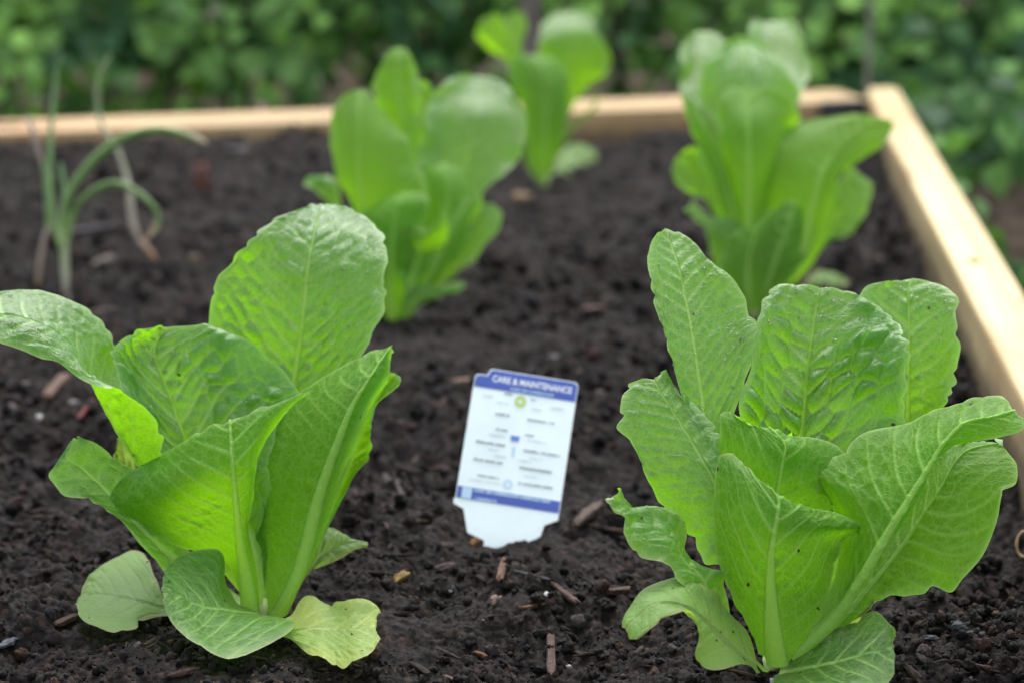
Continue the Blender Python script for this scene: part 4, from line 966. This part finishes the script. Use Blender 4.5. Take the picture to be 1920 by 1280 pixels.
onion((262, 1020), 'green onion plant with two arching leaves and a white stem base', [
    ('stem', 'on_stem', [(262, 1060, 14), (262, 1000, 22), (260, 930, 26), (255, 860, 28), (250, 800, 22)]),
    ('leaf', 'on_green', [(240, 870, 20, -.3), (245, 760, 24, -.3), (295, 615, 27, -.6), (400, 490, 27, -1), (520, 415, 27, -1.5), (640, 393, 26, -2), (740, 412, 22, -2.4), (830, 446, 15, -2.8)]),
    ('leaf', 'on_green', [(270, 850, 16, .2), (300, 715, 20, 0), (370, 640, 22, -.5), (460, 607, 22, -1), (545, 640, 20, -1.5), (605, 690, 17, -2), (634, 735, 13, -2), (625, 790, 12, -2), (590, 825, 9, -2)]),
    ('leaf', 'on_fresh', [(235, 850, 15, .3), (210, 720, 17, .3), (200, 560, 17, 1), (205, 380, 16, 1.6), (222, 210, 12, 2), (232, 130, 6, 2)]),
    ('leaf', 'on_fresh', [(262, 800, 14, .6), (258, 640, 17, 1), (240, 520, 9, 1.2)]),
])
onion((150, 985), 'withered onion plant with brown base and bleached upright leaf, leftmost', [
    ('stem', 'on_dry', [(150, 1020, 18), (160, 930, 17), (180, 820, 16), (200, 770, 15)]),
    ('leaf', 'on_fresh', [(195, 800, 15), (190, 680, 17), (180, 580, 15), (172, 520, 12)]),
    ('leaf', 'on_dry', [(178, 560, 14, .2), (160, 500, 18, .2), (135, 410, 17, .2), (112, 335, 10, .2)]),
])
onion((605, 905), 'thin onion plant with brown stub and dry looped leaf, right of the arching one', [
    ('stem', 'on_brown', [(620, 915, 16), (590, 865, 18), (560, 835, 15)]),
    ('leaf', 'on_dry_green', [(560, 840, 15), (530, 760, 22), (520, 660, 22), (500, 560, 18, .5), (460, 455, 16, 1), (415, 395, 14, 1.5), (392, 300, 14, 2), (392, 210, 15, 2), (415, 140, 12, 2), (448, 85, 6, 2)]),
    ('leaf', 'on_brown', [(570, 840, 7), (610, 790, 9), (632, 745, 9), (625, 700, 8)]),
])

# ------------------------------------------------------------------ plant tag
def make_tag():
    D0 = gdepth(1012)
    bx, by = 957.0, 1012.0
    A = math.radians(9.0)
    b = P(bx, by, D0)
    root = empty('plant_tag', tuple(float(x) for x in b))
    tag(root, 'white plastic plant care tag with blue bands stuck tilted in the soil', 'plant tag')
    k = D0 / F
    right = np.array((1.0, 0, 0)); up = np.array((0, ST, CT)); fwd = np.array((0, CT, -ST))
    ex = math.cos(A) * right - math.sin(A) * up
    ey = math.sin(A) * right + math.cos(A) * up + fwd * .28      # leans back
    def loc(px, py):
        dx, dy = px - bx, py - by
        return (dx * math.cos(A) + dy * math.sin(A)) * k, (dx * math.sin(A) - dy * math.cos(A)) * k
    def z3(x, y): return loc(800 + x / 3.122, 650 + y / 3.122)
    def z5(x, y): return loc(840 + x / 4.573, 680 + y / 4.573)
    def W(lx, ly, off=0.0): return (ex * lx + ey * ly - fwd * off)
    import bmesh
    def poly(name, pts, mat, off, thick=0.0, rnd=0):
        bm = bmesh.new()
        vs = [bm.verts.new(W(x, y, off)) for x, y in pts]
        f = bm.faces.new(vs)
        if thick:
            r = bmesh.ops.extrude_face_region(bm, geom=[f])
            bmesh.ops.translate(bm, verts=[v for v in r['geom'] if isinstance(v, bmesh.types.BMVert)], vec=Vector(fwd * thick))
        bmesh.ops.recalc_face_normals(bm, faces=bm.faces[:])
        me = bpy.data.meshes.new(name); bm.to_mesh(me); bm.free(); me.materials.append(mat)
        o = bpy.data.objects.new(name, me); COL.objects.link(o); o.parent = root
        return o
    white = simple_mat('tag_plastic', (0.80, 0.88, 0.94), .35, .5, .06, 60)
    blue = simple_mat('tag_blue', (0.055, 0.095, 0.42), .35, .5, .1, 60)
    lblue = simple_mat('tag_pale_blue', (0.45, 0.62, 0.82), .4, .5, .05, 60)
    grey = simple_mat('tag_grey_ink', (0.27, 0.31, 0.33), .5, .3, .1, 60)
    pale = simple_mat('tag_faint_ink', (0.50, 0.56, 0.60), .5, .3, .05, 60)
    wht = simple_mat('tag_white_ink', (0.80, 0.84, 0.90), .4, .4, .03, 60)
    lime = simple_mat('tag_lime_ink', (0.48, 0.60, 0.10), .4, .4, .05, 60)
    mblue = simple_mat('tag_mid_blue', (0.12, 0.22, 0.60), .4, .4, .05, 60)
    def arc(c, r, a0, a1, n=6):
        return [(c[0] + r * math.cos(math.radians(a0 + (a1 - a0) * i / n)), c[1] + r * math.sin(math.radians(a0 + (a1 - a0) * i / n))) for i in range(n + 1)]
    tl, tr = z3(275, 165), z3(903, 215)
    xl, xr = z3(225, 510)[0], z3(835, 610)[0]
    yt2 = z3(370, 130)[1]                 # raised top edge
    yt1 = z3(300, 160)[1]                 # stepped lower top edge at the left
    xs = z3(360, 150)[0]
    yb = z3(170, 880)[1]                  # bottom of the printed card
    r = .0022
    xn1, xn2 = z3(158, 895)[0], z3(768, 1025)[0]
    yn = z3(165, 915)[1]
    f1, f2 = z3(215, 950), z3(690, 1045)
    xb1, xb2 = z3(330, 1165)[0], z3(640, 1165)[0]
    yfoot = -.002
    outline = [(xr, yb)] + arc((xr - r, yt2 - r), r, 0, 90) + arc((xs + r, yt2 - r), r, 90, 180)[:4] + [(xs - .0005, yt1)] + arc((xl + r, yt1 - r), r, 90, 180) + \
        [(xl, yb), (xn1, yb - .0006), (xn1, yn), (f1[0], f1[1]), (z3(238, 1085)[0], z3(238, 1085)[1]), (xb1, yfoot), (xb1 + .004, -.03), ((xb1 + xb2) / 2, -.042), (xb2 - .004, -.03), (xb2, yfoot), (f2[0], f2[1]), (xn2, yn - .0006), (xn2, yb - .0004)]
    poly('card', outline, white, 0.0, .0007)
    yh = z3(275, 232)[1]
    e = .0004
    poly('header_band', [(xr - e, yh)] + [(x - (e if x > 0 else -e), y - e) for x, y in arc((xr - r, yt2 - r), r, 0, 90) + arc((xs + r, yt2 - r), r, 90, 180)[:4] + [(xs - .0005, yt1)] + arc((xl + r, yt1 - r), r, 90, 180)] + [(xl + e, yh)], blue, .00025)
    yf1, yf2 = z3(178, 812)[1], z3(165, 880)[1]
    poly('footer_band', [(xl + e, yf2), (xr - e, yf2), (xr - e, yf1), (xl + e, yf1)], blue, .00025)
    def rect(name, x0, y0, x1, y1, mat, off=.0005):
        return poly(name, [(x0, y0), (x1, y0), (x1, y1), (x0, y1)], mat, off)
    c = z5(160, 1108); rect('footer_logo', c[0] - .0024, yf2 + .0002, c[0] + .0024, yf1 - .0002, lblue)
    # heading in letters
    cu = bpy.data.curves.new('heading', 'FONT'); cu.body = 'CARE & MAINTENANCE'; cu.align_x = 'CENTER'; cu.align_y = 'CENTER'
    cu.size = 1.0; cu.offset = 0.02
    to = bpy.data.objects.new('heading_src', cu); COL.objects.link(to)
    bpy.context.view_layer.update()
    dg = bpy.context.evaluated_depsgraph_get()
    me = bpy.data.meshes.new_from_object(to.evaluated_get(dg))
    bpy.data.objects.remove(to)
    me.name = 'heading_text'
    wd = max(v.co.x for v in me.vertices) - min(v.co.x for v in me.vertices)
    c0, c1 = z5(378, 140), z5(1072, 245); sc = (c1[0] - c0[0]) / wd
    cx, cy = (c0[0] + c1[0]) / 2, (c0[1] + c1[1]) / 2
    for v in me.vertices: v.co = Vector(W(cx + v.co.x * sc, cy + v.co.y * sc * 1.15, .0005))
    me.materials.clear(); me.materials.append(wht)
    o = bpy.data.objects.new('heading_text', me); COL.objects.link(o); o.parent = root
    # lines of print too small to read: rows of little strokes
    def print_rows(name, rows, mat, off=.0005):
        V = []; Fq = []; rr = random.Random(3)
        for (x0, y0, x1, y1, hz) in rows:
            a, bb = z5(x0, y0), z5(x1, y1); hgt = hz / 4.573 * k
            y = (a[1] + bb[1]) / 2; x = a[0]
            while x < bb[0]:
                wl = rr.uniform(.0003, .00075)
                if rr.random() < .12: x += .0006
                hh = hgt * rr.uniform(.7, 1.0); i = len(V)
                V += [W(x, y - hgt / 2, off), W(x + wl, y - hgt / 2, off), W(x + wl, y - hgt / 2 + hh, off), W(x, y - hgt / 2 + hh, off)]
                Fq.append((i, i + 1, i + 2, i + 3)); x += wl + .00018
        return mesh_np(name, np.array(V), np.array(Fq), mat, root, smooth=False)
    print_rows('printed_lines', [(405, 440, 525, 458, 24), (410, 572, 505, 590, 22), (238, 675, 482, 716, 24), (218, 826, 455, 866, 24), (252, 965, 435, 996, 20),
        (685, 490, 910, 528, 22), (665, 622, 738, 636, 20), (648, 752, 945, 804, 24), (618, 900, 888, 946, 24), (602, 1030, 898, 1082, 22), (485, 262, 548, 276, 26), (718, 316, 752, 326, 24)], grey)
    print_rows('faint_lines', [(300, 280, 385, 296, 16), (410, 340, 520, 360, 14), (720, 400, 800, 415, 14), (890, 390, 1000, 408, 18), (350, 618, 485, 640, 16), (690, 670, 820, 692, 14), (400, 800, 500, 818, 16), (600, 838, 705, 856, 16),
        (340, 745, 430, 760, 12), (700, 825, 800, 842, 12), (640, 970, 760, 990, 12), (180, 1000, 440, 1045, 12)], pale)
    print_rows('header_text', [(535, 222, 905, 282, 18), (540, 250, 900, 310, 10)], lblue)
    print_rows('footer_text', [(225, 1085, 870, 1200, 26), (230, 1160, 405, 1190, 24)], lblue)
    def ring(name, c, r0, r1, mat, n=20, star=0.0):
        V = []; Fq = []
        for i in range(n):
            a = math.tau * i / n; ro = r1 * (1 + star * (i % 2))
            V += [W(c[0] + r0 * math.cos(a), c[1] + r0 * math.sin(a), .0005), W(c[0] + ro * math.cos(a), c[1] + ro * math.sin(a), .0005)]
            j = (i + 1) % n; Fq.append((2 * i, 2 * i + 1, 2 * j + 1, 2 * j))
        return mesh_np(name, np.array(V), np.array(Fq), mat, root, smooth=False)
    ring('sun_icon', z5(622, 335), .0013, .0026, lime, 20, .12)
    ring('ring_icon', z5(512, 1045), .0014, .0020, lblue, 18, .2)
    c = z5(575, 655); poly('pot_icon', [(c[0] - .0018, c[1] - .0012), (c[0] + .0018, c[1] - .0012), (c[0] + .0023, c[1] + .0012), (c[0] - .0023, c[1] + .0012)], mblue, .0005)
    c = z5(560, 770); poly('figure_icon', [(c[0] - .0004, c[1] - .0024), (c[0] + .0004, c[1] - .0024), (c[0] + .0006, c[1] + .0016), (c[0] + .0011, c[1] + .0024), (c[0] - .0011, c[1] + .0024), (c[0] - .0006, c[1] + .0016)], lblue, .0005)
make_tag()

# ------------------------------------------------------------------ chips, stones and twigs lying on the soil
def lie(px, py, lift):
    p = plane_pt(px, py, 0.0)
    return np.array((p[0], p[1], float(soil_height(np.array(p[0]), np.array(p[1]))) + lift))
def debris(kind, px, py, lpx, wpx, ang, col, label, cat, tall=None, rough=.75):
    d = gdepth(py); k = d / F
    L, Wd = lpx * k / 2, wpx * k / 2
    T = (tall * k / 2) if tall else Wd * .55
    r = np.random.default_rng(int(px * 7 + py))
    V0, F0 = ICO3
    if kind in ('bark_chip', 'twig', 'wood_splinter', 'straw'):
        V = np.sign(V0) * np.abs(V0) ** .45                     # blocky, splintered ends
        end = np.abs(V[:, 0]) ** 3
        V[:, 0] += end * .22 * vnoise(V[:, 1] * 4 + px, V[:, 2] * 4, int(px)) * 2
        V[:, 1] *= 1 + .5 * vnoise(V[:, 0] * 2.5, V[:, 0] * 0 + 3, int(py)) + .25 * vnoise(V[:, 0] * 7, V[:, 2] * 3, int(py) + 2)
        V[:, 2] *= 1 + .6 * vnoise(V[:, 0] * 3.5, V[:, 1] * 3, int(px) + 1)
        V[:, 2] += .5 * (V[:, 0] ** 2 - .5) * r.uniform(-1, 1)
    else:
        nn = fbm(V0[:, 0] * 1.6 + px, V0[:, 1] * 1.6 + V0[:, 2] * 1.3, int(py), 3)
        V = V0 * (1 + .55 * nn)[:, None]
    V = V * np.array((L, Wd, T))
    # angle given as seen in the photograph: undo the foreshortening of the flat soil
    a = math.radians(ang); fs = math.sin(TH + math.atan((py - 640) / F))
    dx, dy = math.cos(a), math.sin(a) / max(fs, .2)
    ln = math.hypot(dx, dy); ax = np.array((dx / ln, dy / ln, 0)); ay = np.array((-ax[1], ax[0], 0))
    st = math.hypot(math.cos(a), math.sin(a)) * min(ln, 3.0)
    V[:, 0] *= st
    pos = lie(px, py, T * .55)
    qs = [pos[:2] + ax[:2] * L * st * q for q in np.linspace(-.9, .9, 9)]
    hs_ = soil_height(np.array([q[0] for q in qs]), np.array([q[1] for q in qs]))
    pos[2] = .35 * hs_.mean() + .65 * hs_.max() + T * .5
    Wv = V[:, :1] * ax + V[:, 1:2] * ay + V[:, 2:] * np.array((0, 0, 1.0))
    cc = tuple(x * .40 for x in col)
    m = M.get(('deb', col)) or simple_mat('debris', cc, rough, .2, .65, 420, .9); M[('deb', col)] = m
    o = mesh_np(kind, Wv, F0, m); o.location = pos
    tag(o, label, cat)
    return o
RB = (0.14, 0.075, 0.05); TAN = (0.32, 0.22, 0.15); GR = (0.20, 0.19, 0.19); DK = (0.06, 0.05, 0.052); RED = (0.36, 0.13, 0.09); WH = (0.62, 0.61, 0.58); PK = (0.42, 0.29, 0.25); OR = (0.42, 0.20, 0.08); YE = (0.55, 0.34, 0.10)
debris('bark_chip', 1105, 980, 74, 22, 36, (0.16, 0.10, 0.075), 'largest brown bark chip on the soil right of the plant tag', 'bark chip', tall=14)
debris('bark_chip', 1033, 1205, 82, 15, 88, RB, 'upright looking reddish brown stick near the bottom centre', 'bark chip', tall=10)
debris('twig', 1000, 1107, 64, 9, -14, (0.10, 0.095, 0.105), 'thin slate grey twig on the soil below the plant tag', 'twig')
debris('wood_splinter', 941, 1087, 40, 13, 78, (0.26, 0.13, 0.08), 'small reddish splinter above the pink pebble', 'splinter', tall=8)
debris('pebble', 929, 1135, 25, 20, 20, PK, 'pale pink pebble below the plant tag', 'pebble', tall=19)
debris('pebble', 752, 1090, 28, 20, 30, YE, 'yellow orange pebble between the left lettuce and the tag', 'pebble', tall=19)
debris('soil_clod', 838, 1036, 30, 20, 5, (0.13, 0.085, 0.07), 'brown rounded clod in front of the tag foot, upper one', 'clod', tall=16)
debris('soil_clod', 835, 1064, 46, 22, 10, (0.10, 0.065, 0.055), 'knobbly brown clod just below another clod at the tag foot', 'clod', tall=18)
debris('bark_chip', 892, 1012, 22, 12, 30, OR, 'orange bark crumb touching the foot of the tag', 'bark chip', tall=14)
debris('pebble', 1067, 1216, 13, 9, -30, WH, 'white mineral grain at the bottom right of centre', 'mineral grain', tall=8)
debris('bark_chip', 1150, 1120, 62, 18, 5, RB, 'flat reddish bark piece left of the curly lettuce leaf', 'bark chip', tall=10)
debris('bark_chip', 381, 392, 26, 20, 5, (0.34, 0.15, 0.12), 'pinkish red bark chip standing out left of the blurred lettuce', 'bark chip', tall=62)
debris('pebble', 445, 325, 48, 30, 10, GR, 'grey flat stone near the far board behind the red chip', 'stone', tall=20)
debris('pebble', 978, 383, 40, 26, 5, (0.58, 0.40, 0.25), 'tan pebble below the farthest lettuce', 'pebble', tall=24)
debris('twig', 178, 447, 84, 16, 10, (0.12, 0.10, 0.12), 'dark purple grey stick behind the onion plants', 'stick')
debris('pebble', 193, 488, 34, 20, 30, (0.40, 0.34, 0.27), 'pale tan stone right of the onion stem', 'stone', tall=20)
debris('pebble', 363, 470, 25, 20, 0, (0.34, 0.26, 0.17), 'small tan stone right of the brown onion stub', 'stone', tall=18)
debris('bark_chip', 14, 303, 46, 22, 8, (0.40, 0.19, 0.11), 'orange brown chip by the left edge below the far board', 'bark chip', tall=16)
debris('twig', 742, 936, 66, 14, -42, (0.10, 0.08, 0.078), 'grey brown stick slanting on the soil left of the tag', 'stick')
debris('twig', 735, 905, 50, 12, 32, (0.13, 0.10, 0.09), 'short stick meeting the slanting one left of the tag', 'stick')
debris('bark_chip', 106, 755, 56, 22, 82, (0.26, 0.15, 0.10), 'brown wood chip on the soil under the drooping leaf', 'bark chip', tall=16)
debris('twig', 162, 790, 46, 8, 86, (0.34, 0.06, 0.05), 'thin red stem under the drooping leaf', 'stem')
debris('pebble', 140, 776, 18, 13, 0, WH, 'white grain under the drooping leaf', 'mineral grain', tall=12)
debris('pebble', 47, 757, 20, 14, 0, (0.45, 0.43, 0.40), 'pale grain at the left edge under the drooping leaf', 'mineral grain', tall=12)
debris('bark_chip', 866, 736, 34, 18, 4, (0.48, 0.30, 0.22), 'pink tan chip just left of the tag top', 'bark chip', tall=14)
debris('pebble', 1800, 1196, 34, 26, 10, (0.13, 0.13, 0.15), 'bluish grey pebble right of the front right lettuce', 'pebble', tall=20)
debris('pebble', 1745, 1208, 30, 18, 0, (0.16, 0.16, 0.18), 'light grey flat pebble beside the bluish one', 'pebble', tall=12)
debris('bark_chip', 125, 1172, 40, 18, 28, RB, 'red brown chip left of the fading lower leaf', 'bark chip', tall=9)
debris('pebble', 14, 1204, 32, 18, 28, (0.22, 0.24, 0.28), 'bluish flat stone at the bottom left edge', 'stone', tall=12)
debris('bark_chip', 1112, 585, 46, 22, 5, (0.20, 0.11, 0.085), 'dull red chip between the two blurred lettuces', 'bark chip', tall=12)
debris('pebble', 1042, 675, 24, 18, 0, (0.30, 0.28, 0.27), 'light grey pebble above the tag top', 'pebble', tall=16)
debris('straw', 180, 578, 66, 10, 14, (0.34, 0.26, 0.18), 'dry straw piece below the onion stem', 'straw')
debris('pebble', 568, 278, 30, 22, 60, (0.30, 0.29, 0.29), 'pale grey stone near the far board left of the blurred lettuce', 'stone', tall=22)
debris('bark_chip', 492, 258, 50, 16, -55, (0.34, 0.16, 0.13), 'reddish chip leaning by the far board', 'bark chip', tall=14)
debris('bark_chip', 1000, 1150, 44, 8, 10, (0.24, 0.12, 0.06), 'thin orange splinter right of the pink pebble', 'splinter', tall=6)
debris('bark_chip', 1058, 1130, 60, 12, -40, (0.17, 0.09, 0.07), 'reddish wood fibre bundle right of the slate twig', 'bark chip', tall=9)
debris('bark_chip', 900, 1205, 26, 9, -20, (0.30, 0.13, 0.06), 'tiny orange chip left of the upright stick', 'bark chip', tall=7)
debris('bark_chip', 850, 1250, 36, 12, -18, (0.20, 0.11, 0.09), 'pinkish brown sliver at the bottom left of centre', 'bark chip', tall=8)
debris('leaf_scrap', 1528, 522, 20, 14, 0, (0.24, 0.36, 0.14), 'torn green leaf scrap on the soil behind the right front lettuce', 'leaf scrap', tall=5)
debris('bark_chip', 1590, 490, 28, 16, 0, (0.22, 0.13, 0.11), 'dull pink chip on the soil between lettuce and right board', 'bark chip', tall=10)
# curl of dry tendril at the right edge
d0 = gdepth(1050); tp = []
for i in range(9):
    a = math.radians(75 + i * 25); tp.append((*P(1921 + 15 * math.cos(a), 1020 - 24 * math.sin(a), d0 - .012 - .001 * i), .0006 + .0002 * (i % 3 == 1)))
tag(tube('dry_tendril', tp, simple_mat('tendril', (0.20, 0.13, 0.06), .6, .3, .3, 200), ns=8, n=40), 'curled tan tendril on the soil at the right edge', 'tendril')
# scrap of leaf on the right board
q = plane_pt(1827, 488, HB + .001)
V0, F0 = ICO2
o = mesh_np('leaf_fragment', V0 * np.array((.0045, .0045, .0012)) * (1 + .5 * vnoise(V0[:, 0] * 2, V0[:, 1] * 2, 5))[:, None], F0, simple_mat('scrap', (0.16, 0.24, 0.05), .6, .3, .4, 300))
o.location = q; tag(o, 'small green leaf fragment lying on top of the right board', 'leaf scrap')
